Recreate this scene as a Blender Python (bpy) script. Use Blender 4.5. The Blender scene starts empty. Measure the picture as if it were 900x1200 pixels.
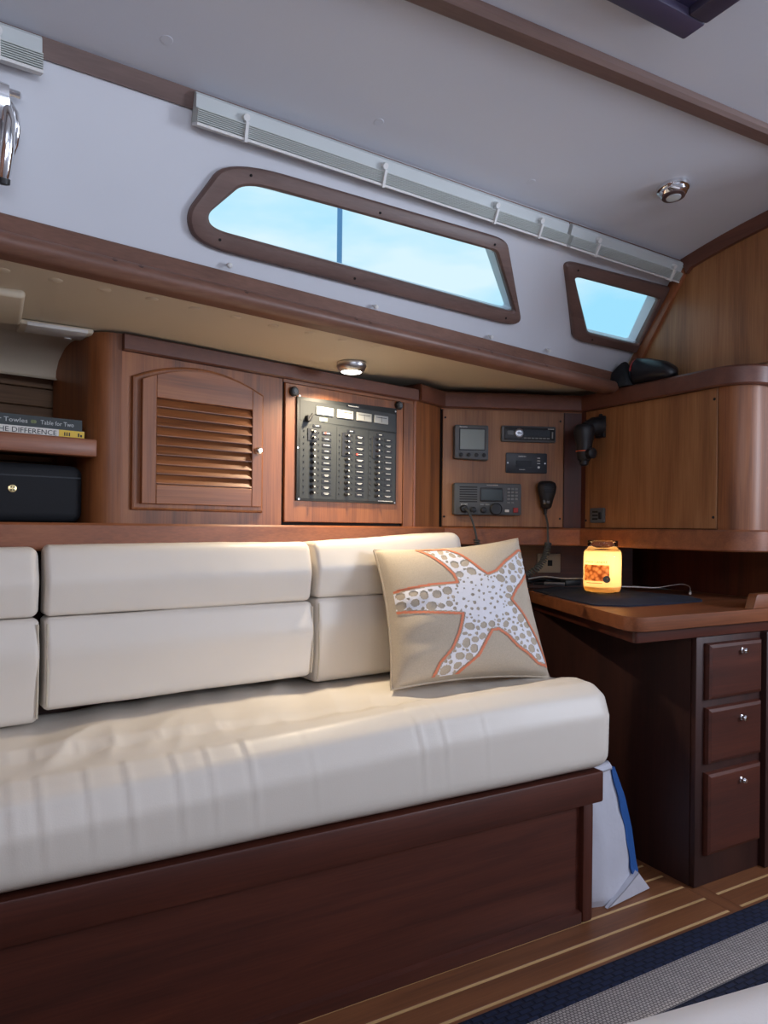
import bpy, bmesh, math, random
import numpy as np
from mathutils import Vector, Matrix, noise
from mathutils.geometry import delaunay_2d_cdt
random.seed(7)
D = bpy.data
SC = bpy.context.scene
COL = SC.collection

# ------------------------------------------------------------------ camera
TH = math.atan2(1500, 832); ROLL = math.radians(0.6)
F = Vector((math.cos(TH), math.sin(TH), 0)); R = Vector((math.sin(TH), -math.cos(TH), 0)); U = Vector((0, 0, 1))
r_ = R*math.cos(ROLL) + U*math.sin(ROLL); u_ = U*math.cos(ROLL) - R*math.sin(ROLL)
cd = D.cameras.new('camera'); cam = D.objects.new('camera', cd); COL.objects.link(cam)
cd.sensor_fit = 'VERTICAL'; cd.sensor_height = 36; cd.lens = 36*832/1200; cd.shift_y = 17/1200; cd.clip_start = 0.02
m3 = Matrix((r_, u_, -F)).transposed()
cam.matrix_world = Matrix.Translation((0, 0, 1.0)) @ m3.to_4x4()
SC.camera = cam
# ------------------------------------------------------------------ colour management
vs = SC.view_settings
vs.view_transform = 'Standard'; vs.look = 'None'; vs.gamma = 1; vs.use_curve_mapping = False
vs.exposure = 0.0
# ------------------------------------------------------------------ world: pale blue sky with thin cloud
W = D.worlds.new('sky'); SC.world = W; W.use_nodes = True
nt = W.node_tree; nt.nodes.clear()
o = nt.nodes.new('ShaderNodeOutputWorld'); b = nt.nodes.new('ShaderNodeBackground')
tc = nt.nodes.new('ShaderNodeTexCoord'); mp = nt.nodes.new('ShaderNodeMapping'); mp.inputs['Scale'].default_value = (1.6, 1.6, 5)
nz = nt.nodes.new('ShaderNodeTexNoise'); nz.inputs['Scale'].default_value = 1.7; nz.inputs['Detail'].default_value = 5
cr = nt.nodes.new('ShaderNodeValToRGB')
cr.color_ramp.elements[0].position = .42; cr.color_ramp.elements[0].color = (.36, .75, .97, 1)
cr.color_ramp.elements[1].position = .62; cr.color_ramp.elements[1].color = (.72, .9, .98, 1)
nt.links.new(tc.outputs['Generated'], mp.inputs[0]); nt.links.new(mp.outputs[0], nz.inputs[0])
nt.links.new(nz.outputs[0], cr.inputs[0]); nt.links.new(cr.outputs[0], b.inputs[0]); nt.links.new(b.outputs[0], o.inputs[0])
b.inputs[1].default_value = 1.06
# ------------------------------------------------------------------ area lights added for daylight from unseen, unmodelled openings on the camera's side
def area(name, loc, to, sx, sy, power, col):
    l = D.lights.new(name, 'AREA'); l.shape = 'RECTANGLE'; l.size = sx; l.size_y = sy; l.energy = power; l.color = col
    ob = D.objects.new(name, l); COL.objects.link(ob); ob.location = loc
    ob.rotation_euler = (Vector(to)-Vector(loc)).to_track_quat('-Z', 'Y').to_euler()
    return ob
area('daylight_cabin_window', (0.3, -.85, 1.50), (0.5, 1.6, 1.45), 1.6, .32, 11.5, (.79, .85, 1.0))
area('daylight_deck_hatch', (-0.25, 0.2, 1.80), (0.1, 0.6, 0), .5, .5, 2.0, (.78, .87, 1.0))
area('companionway_fill', (2.95, -.50, 1.42), (0, .9, 1.95), .7, .8, 38, (.77, .85, 1.0))  # added panel, tilted up and strengthened to brighten the ceiling

# ================================================================== helpers
def sRGB(r, g, b):
    f = lambda c: ((c/255+.055)/1.055)**2.4 if c > 10 else c/255/12.92
    return (f(r), f(g), f(b), 1)
class G:
    """collects polygons for one mesh"""
    def __init__(s): s.v = []; s.f = []
    def add(s, v, f):
        n = len(s.v); s.v += [tuple(p) for p in v]; s.f += [tuple(i+n for i in q) for q in f]; return s
    def bm(s, b):
        b.verts.index_update(); s.add([v.co for v in b.verts], [[v.index for v in q.verts] for q in b.faces]); b.free(); return s
    def box(s, x0, x1, y0, y1, z0, z1, bev=0, seg=2):
        b = bmesh.new(); bmesh.ops.create_cube(b, size=1)
        for v in b.verts: v.co = Vector((x0 if v.co.x < 0 else x1, y0 if v.co.y < 0 else y1, z0 if v.co.z < 0 else z1))
        if bev: bmesh.ops.bevel(b, geom=b.edges[:], offset=bev, segments=seg, profile=.5, affect='EDGES')
        return s.bm(b)
    def prism(s, poly, a, b_, axis='y', bev=0):
        """polygon in the plane across axis, pushed from a to b_"""
        def P(p, h): return {'y': (p[0], h, p[1]), 'z': (p[0], p[1], h), 'x': (h, p[0], p[1])}[axis]
        b = bmesh.new(); va = [b.verts.new(P(p, a)) for p in poly]; vb = [b.verts.new(P(p, b_)) for p in poly]
        n = len(poly); fa = b.faces.new(va); fb = b.faces.new(vb[::-1])
        for i in range(n): b.faces.new((va[i], va[(i+1) % n], vb[(i+1) % n], vb[i]))
        bmesh.ops.recalc_face_normals(b, faces=b.faces)
        if bev:
            ee = [e for e in b.edges if (e in fa.edges[:])]
            bmesh.ops.bevel(b, geom=ee, offset=bev, segments=2, profile=.5, affect='EDGES')
        return s.bm(b)
    def lathe(s, prof, c=(0, 0, 0), axis='z', n=24):
        """prof: (radius, height) from bottom to top"""
        v = []; f = []
        for r, h in prof:
            for i in range(n):
                a = 2*math.pi*i/n; x, y = r*math.cos(a), r*math.sin(a)
                p = {'z': (x, y, h), 'y': (x, h, -y), 'x': (h, x, y)}[axis]
                v.append((p[0]+c[0], p[1]+c[1], p[2]+c[2]))
        for j in range(len(prof)-1):
            for i in range(n): f.append((j*n+i, j*n+(i+1) % n, (j+1)*n+(i+1) % n, (j+1)*n+i))
        f.append(tuple(range(n))[::-1]); f.append(tuple((len(prof)-1)*n+i for i in range(n)))
        return s.add(v, f)
    def tube(s, pts, r, n=8, caps=True):
        pts = [Vector(p) for p in pts]; v = []; f = []; up = None
        rr = r if hasattr(r, '__len__') else [r]*len(pts)
        for i, p in enumerate(pts):
            t = (pts[min(i+1, len(pts)-1)]-pts[max(i-1, 0)]).normalized()
            if up is None: up = t.orthogonal().normalized()
            up = (up-t*up.dot(t)).normalized(); w = t.cross(up)
            for k in range(n):
                a = 2*math.pi*k/n; v.append(p+up*rr[i]*math.cos(a)+w*rr[i]*math.sin(a))
        for i in range(len(pts)-1):
            for k in range(n): f.append((i*n+k, i*n+(k+1) % n, (i+1)*n+(k+1) % n, (i+1)*n+k))
        if caps: f.append(tuple(range(n))[::-1]); f.append(tuple((len(pts)-1)*n+k for k in range(n)))
        return s.add(v, f)
    def grid(s, P):
        """P[i][j] points"""
        n, m = len(P), len(P[0])
        return s.add([p for row in P for p in row], [(i*m+j, i*m+j+1, (i+1)*m+j+1, (i+1)*m+j) for i in range(n-1) for j in range(m-1)])
    def loft(s, rings, caps=True):
        n = len(rings[0]); m = len(rings)
        f = [(i*n+k, i*n+(k+1) % n, (i+1)*n+(k+1) % n, (i+1)*n+k) for i in range(m-1) for k in range(n)]
        if caps: f.append(tuple(range(n))[::-1]); f.append(tuple((m-1)*n+k for k in range(n)))
        return s.add([p for r in rings for p in r], f)
    def xf(s, M): s.v = [tuple(M @ Vector(p)) for p in s.v]; return s

def mk(name, g, mat, parent=None, smooth=35, recalc=True, M=None):
    me = D.meshes.new(name); me.from_pydata(g.v, [], g.f)
    if recalc:
        b = bmesh.new(); b.from_mesh(me); bmesh.ops.recalc_face_normals(b, faces=b.faces); b.to_mesh(me); b.free()
    if smooth:
        me.polygons.foreach_set('use_smooth', [True]*len(me.polygons)); me.set_sharp_from_angle(angle=math.radians(smooth))
    me.materials.append(mat); me.update()
    ob = D.objects.new(name, me); COL.objects.link(ob)
    if parent: ob.parent = parent
    if M is not None: ob.matrix_local = M
    return ob
def inst(ob, M, parent=None):
    c = ob.copy(); COL.objects.link(c); c.parent = parent or ob.parent; c.matrix_local = M; return c
def tag(o, label, cat=None, group=None, kind=None):
    if label: o['label'] = label
    if cat: o['category'] = cat
    if group: o['group'] = group
    if kind: o['kind'] = kind
    return o
def thing(name, label, cat, M=None, group=None):
    e = D.objects.new(name, None); COL.objects.link(e); e.empty_display_size = .05
    if M is not None: e.matrix_world = M
    return tag(e, label, cat, group)
def struct(name, label=None, M=None):
    e = D.objects.new(name, None); COL.objects.link(e); e['kind'] = 'structure'; e.empty_display_size = .05
    if label: e['label'] = label
    if M is not None: e.matrix_world = M
    return e
def sstruct(ob, label=None):
    ob['kind'] = 'structure'
    if label: ob['label'] = label
    return ob
def frame(o, d):
    d = Vector((d[0], d[1], 0)).normalized(); y = Vector((-d.y, d.x, 0))
    return Matrix(((d.x, y.x, 0, o[0]), (d.y, y.y, 0, o[1]), (0, 0, 1, 0), (0, 0, 0, 1)))
def T(x, y, z): return Matrix.Translation((x, y, z))
def rounded(pts, rad, n=6):
    """round the corners of a 2D polygon; rad one value or one per corner"""
    out = []; N = len(pts)
    for i in range(N):
        p = Vector(pts[i]); a = Vector(pts[i-1])-p; c = Vector(pts[(i+1) % N])-p
        r = rad[i] if hasattr(rad, '__len__') else rad
        if r <= 0: out.append(tuple(p)); continue
        ang = a.angle(c); dd = min(r/math.tan(ang/2), .49*a.length, .49*c.length)
        A = p+a.normalized()*dd; B = p+c.normalized()*dd
        for k in range(n+1):
            t = k/n; out.append(tuple(A*(1-t)**2+p*2*t*(1-t)+B*t*t))
    return out
def text(s, size, depth=.0003, align='LEFT'):
    c = D.curves.new('t', 'FONT'); c.body = s; c.size = size; c.extrude = depth; c.align_x = align; c.resolution_u = 2
    o = D.objects.new('t', c); me = D.meshes.new_from_object(o); g = G()
    g.add([v.co for v in me.vertices], [tuple(p.vertices) for p in me.polygons]); D.objects.remove(o); D.curves.remove(c); D.meshes.remove(me)
    return g
def dashes(x0, x1, y, z, h):
    g = G(); x = x0; k = 0
    while x < x1-.001:
        w = (.0016, .0026, .0012, .0021)[k % 4]; g.box(x, min(x1, x+w), y-.0002, y+.0002, z, z+h*(1, .8, 1, .9)[k % 4]); x += w+.0009; k += 1
    return g
UPR = Matrix(((1, 0, 0, 0), (0, 0, -1, 0), (0, 1, 0, 0), (0, 0, 0, 1)))   # text plane -> faces local -y

# ================================================================== materials
MATS = {}
def bsdf(name, col, rough=.5, metal=0, coat=0, spec=.5, emit=None, es=0, bump=None, var=None, trans=0):
    if name in MATS: return MATS[name]
    m = D.materials.new(name); m.use_nodes = True; nt = m.node_tree; p = nt.nodes['Principled BSDF']
    p.inputs['Base Color'].default_value = col; p.inputs['Roughness'].default_value = rough; p.inputs['Metallic'].default_value = metal
    p.inputs['Coat Weight'].default_value = coat; p.inputs['Coat Roughness'].default_value = .15
    p.inputs['Specular IOR Level'].default_value = spec
    if emit: p.inputs['Emission Color'].default_value = emit; p.inputs['Emission Strength'].default_value = es
    if bump or var:
        tc = nt.nodes.new('ShaderNodeTexCoord'); n = nt.nodes.new('ShaderNodeTexNoise')
        n.inputs['Scale'].default_value = (bump or var)[0]; n.inputs['Detail'].default_value = 4
        nt.links.new(tc.outputs['Object'], n.inputs[0])
    if bump:
        bp = nt.nodes.new('ShaderNodeBump'); bp.inputs['Strength'].default_value = bump[1]; bp.inputs['Distance'].default_value = bump[2]
        nt.links.new(n.outputs[0], bp.inputs['Height']); nt.links.new(bp.outputs[0], p.inputs['Normal'])
    if var:
        n2 = nt.nodes.new('ShaderNodeTexNoise'); n2.inputs['Scale'].default_value = var[0]; n2.inputs['Detail'].default_value = 4
        nt.links.new(tc.outputs['Object'], n2.inputs[0])
        rp = nt.nodes.new('ShaderNodeValToRGB'); k = var[1]
        rp.color_ramp.elements[0].position = .3; rp.color_ramp.elements[1].position = .7
        rp.color_ramp.elements[0].color = tuple(c*(1-k) for c in col[:3])+(1,); rp.color_ramp.elements[1].color = tuple(min(1, c*(1+k)) for c in col[:3])+(1,)
        nt.links.new(n2.outputs[0], rp.inputs[0]); nt.links.new(rp.outputs[0], p.inputs['Base Color'])
    MATS[name] = m; return m
def wood(kind, axis='x'):
    """cherry-like timber with grain along a local axis"""
    key = kind+'_'+axis
    if key in MATS: return MATS[key]
    dark, mid, light, rough, coat = {
        'cherry': ((98, 55, 28), (136, 80, 42), (162, 102, 57), 0.48, 0.08),
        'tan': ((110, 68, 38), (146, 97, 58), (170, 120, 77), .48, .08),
        'crown': ((82, 47, 36), (98, 58, 44), (114, 69, 52), 0.48, 0.10),
        'rail': ((108, 60, 36), (134, 78, 47), (154, 93, 58), 0.48, 0.08),
        'deckrail': ((92, 62, 50), (114, 78, 63), (132, 94, 78), 0.48, 0.08),  # rail timber with the greying of cool daylight put into its colour
        'deep': ((58, 26, 18), (76, 35, 24), (94, 46, 31), 0.46, 0.08),  # carries the low shade on settee base and drawers as a darker tone
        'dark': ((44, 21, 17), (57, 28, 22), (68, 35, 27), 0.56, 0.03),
        'teak': ((104, 62, 38), (128, 79, 48), (146, 93, 58), 0.51, 0.05),
        'holly': ((196, 156, 104), (212, 172, 118), (222, 184, 132), 0.51, 0.04),
        'plank': ((104, 80, 58), (132, 102, 76), (152, 120, 90), 0.66, 0.00),
        'frame': ((88, 66, 60), (104, 80, 73), (118, 92, 84), 0.51, 0.05)}[kind]
    m = D.materials.new(key); m.use_nodes = True; nt = m.node_tree; p = nt.nodes['Principled BSDF']
    p.inputs['Roughness'].default_value = rough; p.inputs['Coat Weight'].default_value = coat; p.inputs['Coat Roughness'].default_value = .22
    tc = nt.nodes.new('ShaderNodeTexCoord'); oi = nt.nodes.new('ShaderNodeObjectInfo')
    ad = nt.nodes.new('ShaderNodeVectorMath'); ad.operation = 'ADD'
    ml = nt.nodes.new('ShaderNodeMath'); ml.operation = 'MULTIPLY'; ml.inputs[1].default_value = 7.0
    nt.links.new(oi.outputs['Random'], ml.inputs[0]); nt.links.new(tc.outputs['Object'], ad.inputs[0]); nt.links.new(ml.outputs[0], ad.inputs[1])
    def tex(sc_along, sc_across, detail, dist):
        mp = nt.nodes.new('ShaderNodeMapping')
        mp.inputs['Scale'].default_value = {'x': (sc_along, sc_across, sc_across), 'z': (sc_across, sc_across, sc_along), 'y': (sc_across, sc_along, sc_across)}[axis]
        n = nt.nodes.new('ShaderNodeTexNoise'); n.inputs['Scale'].default_value = 1; n.inputs['Detail'].default_value = detail; n.inputs['Distortion'].default_value = dist
        nt.links.new(ad.outputs[0], mp.inputs[0]); nt.links.new(mp.outputs[0], n.inputs[0]); return n
    a = tex(1.3, 16, 4, .9); f2 = tex(7, 260, 3, .3)
    rp = nt.nodes.new('ShaderNodeValToRGB'); e = rp.color_ramp.elements
    e[0].position = .28; e[0].color = sRGB(*dark); e[1].position = .74; e[1].color = sRGB(*light)
    q = rp.color_ramp.elements.new(.5); q.color = sRGB(*mid)
    mx = nt.nodes.new('ShaderNodeMath'); mx.operation = 'MULTIPLY_ADD'; mx.inputs[1].default_value = .38; 
    nt.links.new(f2.outputs[0], mx.inputs[0])
    sb = nt.nodes.new('ShaderNodeMath'); sb.operation = 'MULTIPLY_ADD'; sb.inputs[1].default_value = .8; sb.inputs[2].default_value = -.09
    nt.links.new(a.outputs[0], sb.inputs[0]); nt.links.new(sb.outputs[0], mx.inputs[2]); nt.links.new(mx.outputs[0], rp.inputs[0])
    nt.links.new(rp.outputs[0], p.inputs['Base Color'])
    bp = nt.nodes.new('ShaderNodeBump'); bp.inputs['Strength'].default_value = .12; bp.inputs['Distance'].default_value = .001
    nt.links.new(f2.outputs[0], bp.inputs['Height']); nt.links.new(bp.outputs[0], p.inputs['Normal'])
    MATS[key] = m; return m
white = bsdf('white_gelcoat', sRGB(209, 212, 219), .45, var=(3, .02))
liner = bsdf('headliner_vinyl', sRGB(201, 204, 213), .6, bump=(240, .15, .001), var=(2, .02))
cream = bsdf('cream_headliner', sRGB(212, 201, 180), .55, var=(2.5, .03))
vinyl = bsdf('cream_vinyl', sRGB(226, 217, 205), .42, bump=(420, .22, .0008), var=(5, .015))
vinyl_pipe = bsdf('cream_piping', sRGB(206, 196, 176), .45)
linen = bsdf('linen', sRGB(190, 176, 157), .9, bump=(900, .5, .001), var=(350, .08))
thread_white = bsdf('white_embroidery', sRGB(236, 235, 240), .75, bump=(700, .6, .001))
thread_coral = bsdf('coral_embroidery', sRGB(222, 132, 98), .75, bump=(700, .5, .001))
blackp = bsdf('black_plastic', sRGB(28, 29, 33), .45)
blackm = bsdf('black_matte', sRGB(20, 22, 27), .8)
charcoal = bsdf('charcoal_plastic', sRGB(84, 87, 90), .45)
panelblk = bsdf('panel_black', sRGB(38, 41, 42), .5)
chrome = bsdf('chrome', (.8, .81, .83, 1), .12, metal=1)
steel = bsdf('steel', (.55, .56, .58, 1), .3, metal=1)
whitep = bsdf('white_plastic', sRGB(222, 222, 220), .5)
shadem = bsdf('pleated_fabric', sRGB(196, 202, 198), .7)
shadeg = bsdf('shade_headrail', sRGB(196, 202, 202), .6)
paint = bsdf('white_print', sRGB(226, 226, 222), .6)
navy = bsdf('navy_cloth', sRGB(26, 32, 52), .95, bump=(600, .6, .002), var=(60, .12))
ink = bsdf('black_ink', sRGB(22, 20, 20), .6)
gap = bsdf('dark_gap', sRGB(14, 10, 9), .9)
lcd = bsdf('grey_lcd', sRGB(104, 112, 104), .25)
lcd2 = bsdf('dark_lcd', sRGB(44, 56, 58), .2)
redm = bsdf('red_plastic', sRGB(150, 30, 28), .45)
button = bsdf('grey_button', sRGB(128, 130, 130), .5)
ledred = bsdf('red_led', sRGB(255, 60, 40), .4, emit=(1, .1, .05, 1), es=2.5)

# ================================================================== reference frames of the room
A0 = Vector((.263, 1.731)); A1 = Vector((1.188, 1.941)); A2 = Vector((1.334, 2.014)); A3 = Vector((1.80, 1.827)); A4 = Vector((1.80, 1.30))
FW1 = frame(A0, A1-A0); FW12 = frame(A1, A2-A1); FW2 = frame(A2, Vector((.403, -.162))); FW3 = frame((1.80, 1.83), (0, -1))
L1 = (A1-A0).length
def B_(X): return Vector((X, 1.368+.18*X, 1.52-.003*X))
def T_(X): return Vector((X, 1.276+.102*X, 1.79+.0195*X))
def cove(X, t, off=0):
    b, t2 = B_(X), T_(X); p = b+(t2-b)*t
    n = Vector((1, .18+(.102-.18)*t, 0)).cross(t2-b).normalized()
    if n.y > 0: n = -n
    return p+n*off
def coveh(X, h, off=0):
    return cove(X, 1-h/(T_(X)-B_(X)).length, off)
def ceil_z(X, Y):
    s = max(0, T_(X).y-Y); s = min(s, .5); return T_(X).z+.22*s-.22*s*s
XL, XR = -.9, 1.85
def path_sweep(path, prof, caps=True):
    """prof (offset towards the cabin = right of travel, z) along a 2D path, mitred"""
    P = [Vector(p) for p in path]; rings = []
    for i, p in enumerate(P):
        t0 = (P[i]-P[i-1]).normalized() if i else None; t1 = (P[i+1]-P[i]).normalized() if i < len(P)-1 else None
        t0 = t0 or t1; t1 = t1 or t0
        n0 = Vector((t0.y, -t0.x)); n1 = Vector((t1.y, -t1.x)); mm = (n0+n1).normalized(); k = 1/max(.3, mm.dot(n0))
        rings.append([(p.x+mm.x*o*k, p.y+mm.y*o*k, z) for o, z in prof])
    return G().loft(rings, caps)
arc = [(1.88-.08*math.cos(a), 1.30-.08*math.sin(a)) for a in [math.pi/2*k/10 for k in range(11)]]

# ================================================================== floor
fl = struct('floor', 'varnished teak cabin sole with pale holly strips')
mk('subfloor', G().box(XL, 3.2, -1.3, 2.6, -.06, -.006), gap, fl)
ys = [1.187+.07*k for k in range(-6, 5)]
tm = wood('teak', 'x'); hm = wood('holly', 'x')
for k, y in enumerate(ys[:-1]):
    mk('plank', G().box(XL, 1.708, y+.004, ys[k+1]-.004, -.02, 0, .0008, 1), tm, fl)
    mk('plank', G().box(1.754, 3.2, y+.004, ys[k+1]-.004, -.02, 0, .0008, 1), tm, fl)
for y in ys:
    mk('holly_strip', G().box(XL, 1.706, y-.0037, y+.0037, -.02, 0), hm, fl)
    mk('holly_strip', G().box(1.756, 3.2, y-.0037, y+.0037, -.02, 0), hm, fl)
mk('margin_board', G().box(1.7085, 1.7535, ys[0], ys[-1], -.02, 0, .0008, 1), wood('teak', 'y'), fl)
mk('plank', G().box(XL, 3.2, -1.3, ys[0]-.004, -.02, 0), tm, fl)
mk('plank', G().box(XL, 3.2, ys[-1]+.004, 2.6, -.02, 0), tm, fl)

# ================================================================== cabin side wall with two window openings
def inset_close(poly): return poly
w1o = rounded([(.348, .130), (.322, .29), (.392, .69), (1.14, .748), (1.30, .17)], [.25, .6, .16, .06, .07], 8)
w1i = rounded([(.374, .255), (.363, .33), (.432, .582), (1.112, .648), (1.252, .272)], [.15, .3, .09, .022, .022], 6)
w2o = rounded([(1.53, .19), (1.362, .74), (1.846, .79), (1.846, .22)], [.06, .05, .006, .006], 8)
w2i = rounded([(1.572, .28), (1.418, .65), (1.815, .685), (1.828, .295)], [.03, .025, .02, .02], 6)
def pip(p, poly):
    c = False; x, y = p; n = len(poly)
    for i in range(n):
        a, b = poly[i], poly[i-1]
        if (a[1] > y) != (b[1] > y) and x < (b[0]-a[0])*(y-a[1])/(b[1]-a[1])+a[0]: c = not c
    return c
def cove_wall():
    V = []; E = []
    def ring(pts):
        n0 = len(V); V.extend(Vector(p) for p in pts); n = len(pts); E.extend((n0+i, n0+(i+1) % n) for i in range(n))
    nx = 45
    outer = [(XL+(XR-XL)*i/nx, 0) for i in range(nx+1)]+[(XR, t/8) for t in range(1, 8)]+[(XR-(XR-XL)*i/nx, 1) for i in range(nx+1)]+[(XL, 1-t/8) for t in range(1, 8)]
    ring(outer); ring(w1i); ring(w2i)
    for i in range(1, nx):
        for t in range(1, 8):
            p = (XL+(XR-XL)*i/nx, t/8)
            V.append(Vector(p))
    v, e, f, _, _, _ = delaunay_2d_cdt(V, E, [], 1, 1e-5)
    g = G(); ff = []
    for q in f:
        c = sum((v[i] for i in q), Vector((0, 0)))/len(q)
        if not pip(c, w1i) and not pip(c, w2i): ff.append(tuple(q))
    return g.add([cove(p.x, p.y) for p in v], ff)
sstruct(mk('wall_back', cove_wall(), white, smooth=60), 'white cabin side with two tinted sailing-boat windows')
glass = D.materials.new('window_glass'); glass.use_nodes = True; nt = glass.node_tree; nt.nodes.clear()
go = nt.nodes.new('ShaderNodeOutputMaterial'); gt = nt.nodes.new('ShaderNodeBsdfTransparent'); gg = nt.nodes.new('ShaderNodeBsdfGlossy'); gm = nt.nodes.new('ShaderNodeMixShader'); gf = nt.nodes.new('ShaderNodeFresnel')
gt.inputs[0].default_value = (.93, .97, .98, 1); gg.inputs['Roughness'].default_value = .03; gf.inputs[0].default_value = 1.12
nt.links.new(gf.outputs[0], gm.inputs[0]); nt.links.new(gt.outputs[0], gm.inputs[1]); nt.links.new(gg.outputs[0], gm.inputs[2]); nt.links.new(gm.outputs[0], go.inputs[0])
def shrink(poly, k):
    c = sum((Vector(p) for p in poly), Vector((0, 0)))/len(poly)
    out = []
    n = len(poly)
    for i in range(n):
        p = Vector(poly[i]); t = (Vector(poly[(i+1) % n])-Vector(poly[i-1])); t.y *= .31; 
        nn = Vector((-t.y, t.x)); 
        if nn.length < 1e-9: out.append(tuple(p)); continue
        nn.normalize(); d = Vector((c.x-p.x, (c.y-p.y)*.31))
        if nn.dot(d) < 0: nn = -nn
        out.append((p.x+nn.x*k, p.y+nn.y*k/.31))
    return out
def window(name, wo, wi, label):
    w = struct(name, label)
    # resample inner to the outer loop count by angle so that the frame is a clean ring
    n = 72
    def resamp(poly):
        c = Vector((sum(p[0] for p in wi)/len(wi), sum(p[1] for p in wi)/len(wi))); out = []
        for k in range(n):
            a = 2*math.pi*k/n; d = Vector((math.cos(a)*.45, math.sin(a)*.45)); best = None
            for i in range(len(poly)):
                p, q = Vector(poly[i-1]), Vector(poly[i]); e = q-p; den = d.x*e.y-d.y*e.x
                if abs(den) < 1e-12: continue
                w_ = p-c; t = (w_.x*e.y-w_.y*e.x)/den; s = (w_.x*d.y-w_.y*d.x)/den
                if t > 0 and -1e-6 <= s <= 1+1e-6 and (best is None or t < best): best = t
            out.append(tuple(c+d*best))
        return out
    return w, resamp
def cring(g, loops, close=True):
    n = len(loops[0]); base = len(g.v); m = len(loops)
    g.v += [tuple(p) for l in loops for p in l]
    for j in range(m-1):
        for i in range(n): g.f.append((base+j*n+i, base+j*n+(i+1) % n, base+(j+1)*n+(i+1) % n, base+(j+1)*n+i))
    return g
def zipring(wo, wi, levels):
    """frame cross-section: list of (which loop blend 0 outer..1 inner, offset); loops have equal counts"""
    g = G(); loops = [[cove(a[0]+(b_[0]-a[0])*k, a[1]+(b_[1]-a[1])*k, off) for a, b_ in zip(wo, wi)] for k, off in levels]
    return cring(g, loops)
def same_count(a_pts, rad_a, b_pts, rad_b, n): return rounded(a_pts, rad_a, n), rounded(b_pts, rad_b, n)
fm = wood('frame', 'x')
for nm, wo_c, ro, wi_c, ri, lab, holes in (
    ('window_1', [(.348, .130), (.322, .29), (.392, .69), (1.14, .748), (1.30, .17)], [.25, .6, .16, .06, .07], [(.374, .255), (.363, .33), (.432, .582), (1.112, .648), (1.252, .272)], [.15, .3, .09, .022, .022],
     'long tapered window in a dark wooden frame over the settee', [(.392, .2), (.44, .63), (.75, .655), (.72, .195), (1.1, .69), (1.22, .215)]),
    ('window_2', [(1.53, .19), (1.362, .74), (1.846, .79), (1.846, .22)], [.06, .05, .006, .006], [(1.572, .28), (1.418, .65), (1.815, .685), (1.828, .295)], [.03, .025, .02, .02],
     'small slanted window in a dark wooden frame beside the bulkhead', [(1.60, .235), (1.42, .70)])):
    a_, b2 = same_count(wo_c, ro, wi_c, ri, 8)
    w = struct(nm, lab)
    mk('window_frame', zipring(a_, b2, [(0, 0), (0, .010), (.1, .016), (.25, .018), (.85, .018), (1, .013), (1, -.002)]), fm, w, 28)
    g = G(); cring(g, [[cove(p[0], p[1], o_) for p in b2] for o_ in (.004, -.032)]); mk('jamb', g, white, w, 50)
    g = G(); ctr = [cove(p[0], p[1], -.026) for p in b2]; g.add(ctr, [tuple(range(len(ctr)))]); mk('pane', g, glass, w, 0)
    for hx, ht in holes:
        p = cove(hx, ht, .018); q = cove(hx, ht, .0195); mk('frame_screw', G().tube([p, q], .0028, 8), gap, w)
# studs on the white wall below the windows
for i, (X, t) in enumerate([(.421, .06), (.798, .043), (1.196, .045), (1.442, .058)]):
    p = cove(X, t, 0); d = (cove(X, t, .01)-p).normalized()
    s = thing('shade_stud', ['small white stud below the left end of the long window', 'small white stud below the middle of the long window', 'small white stud below the right end of the long window', 'small white stud between the two windows'][i], 'stud', T(*p), 'white studs under the windows')
    mk('stem', G().tube([Vector(), d*.012], .0025, 8), whitep, s); mk('head', G().tube([d*.009, d*.011, d*.016, d*.018], [.003, .0055, .0055, .003], 10), whitep, s)
# handrail below the windows
pathB = [(X, B_(X).y) for X in (XL, -.6, 0, .6, 1.2, 1.80)]
def sweepB(prof, x0, x1, n=24):
    rings = []
    for i in range(n+1):
        X = x0+(x1-x0)*i/n; b = B_(X); rings.append([(b.x+o*.155, b.y-o, b.z+z) for o, z in prof])
    return G().loft(rings)
tr = struct('trim_1', 'varnished wooden fascia and round handrail along the side deck edge')
mk('fascia', sweepB([(-.01, .001), (.011, .001), (.013, -.002), (.016, -.04), (-.01, -.04)], XL, 1.83), wood('deckrail', 'x'), tr, 25)
hand = [(.010, -.036)]+[(.026+.023*math.cos(a), -.054+.019*math.sin(a)) for a in [math.radians(100-20*k) for k in range(0, 11)]]+[(.0, -.074)]
mk('handrail', sweepB(hand, XL, 1.76), wood('deckrail', 'x'), tr, 50)
for X in (.185, .232, .445, .72, .76, 1.12, 1.17, 1.4):
    b = B_(X); p = Vector((b.x+.0068, b.y-.044, b.z-.044)); d = Vector((.12, -.72, .68)).normalized()
    mk('plug', G().tube([p-d*.002, p+d*.0009], .0052, 10), wood('dark', 'y'), tr)
# dark batten at the top of the white side
def sweepC(prof, x0, x1, n=20):
    return G().loft([[coveh(x0+(x1-x0)*i/n, h, o) for h, o in prof] for i in range(n+1)])
sstruct(mk('trim_2', sweepC([(.001, 0), (.001, .006), (.033, .006), (.033, 0)], XL, XR), wood('frame', 'x')), 'dark wooden batten along the top of the white cabin side')

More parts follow.
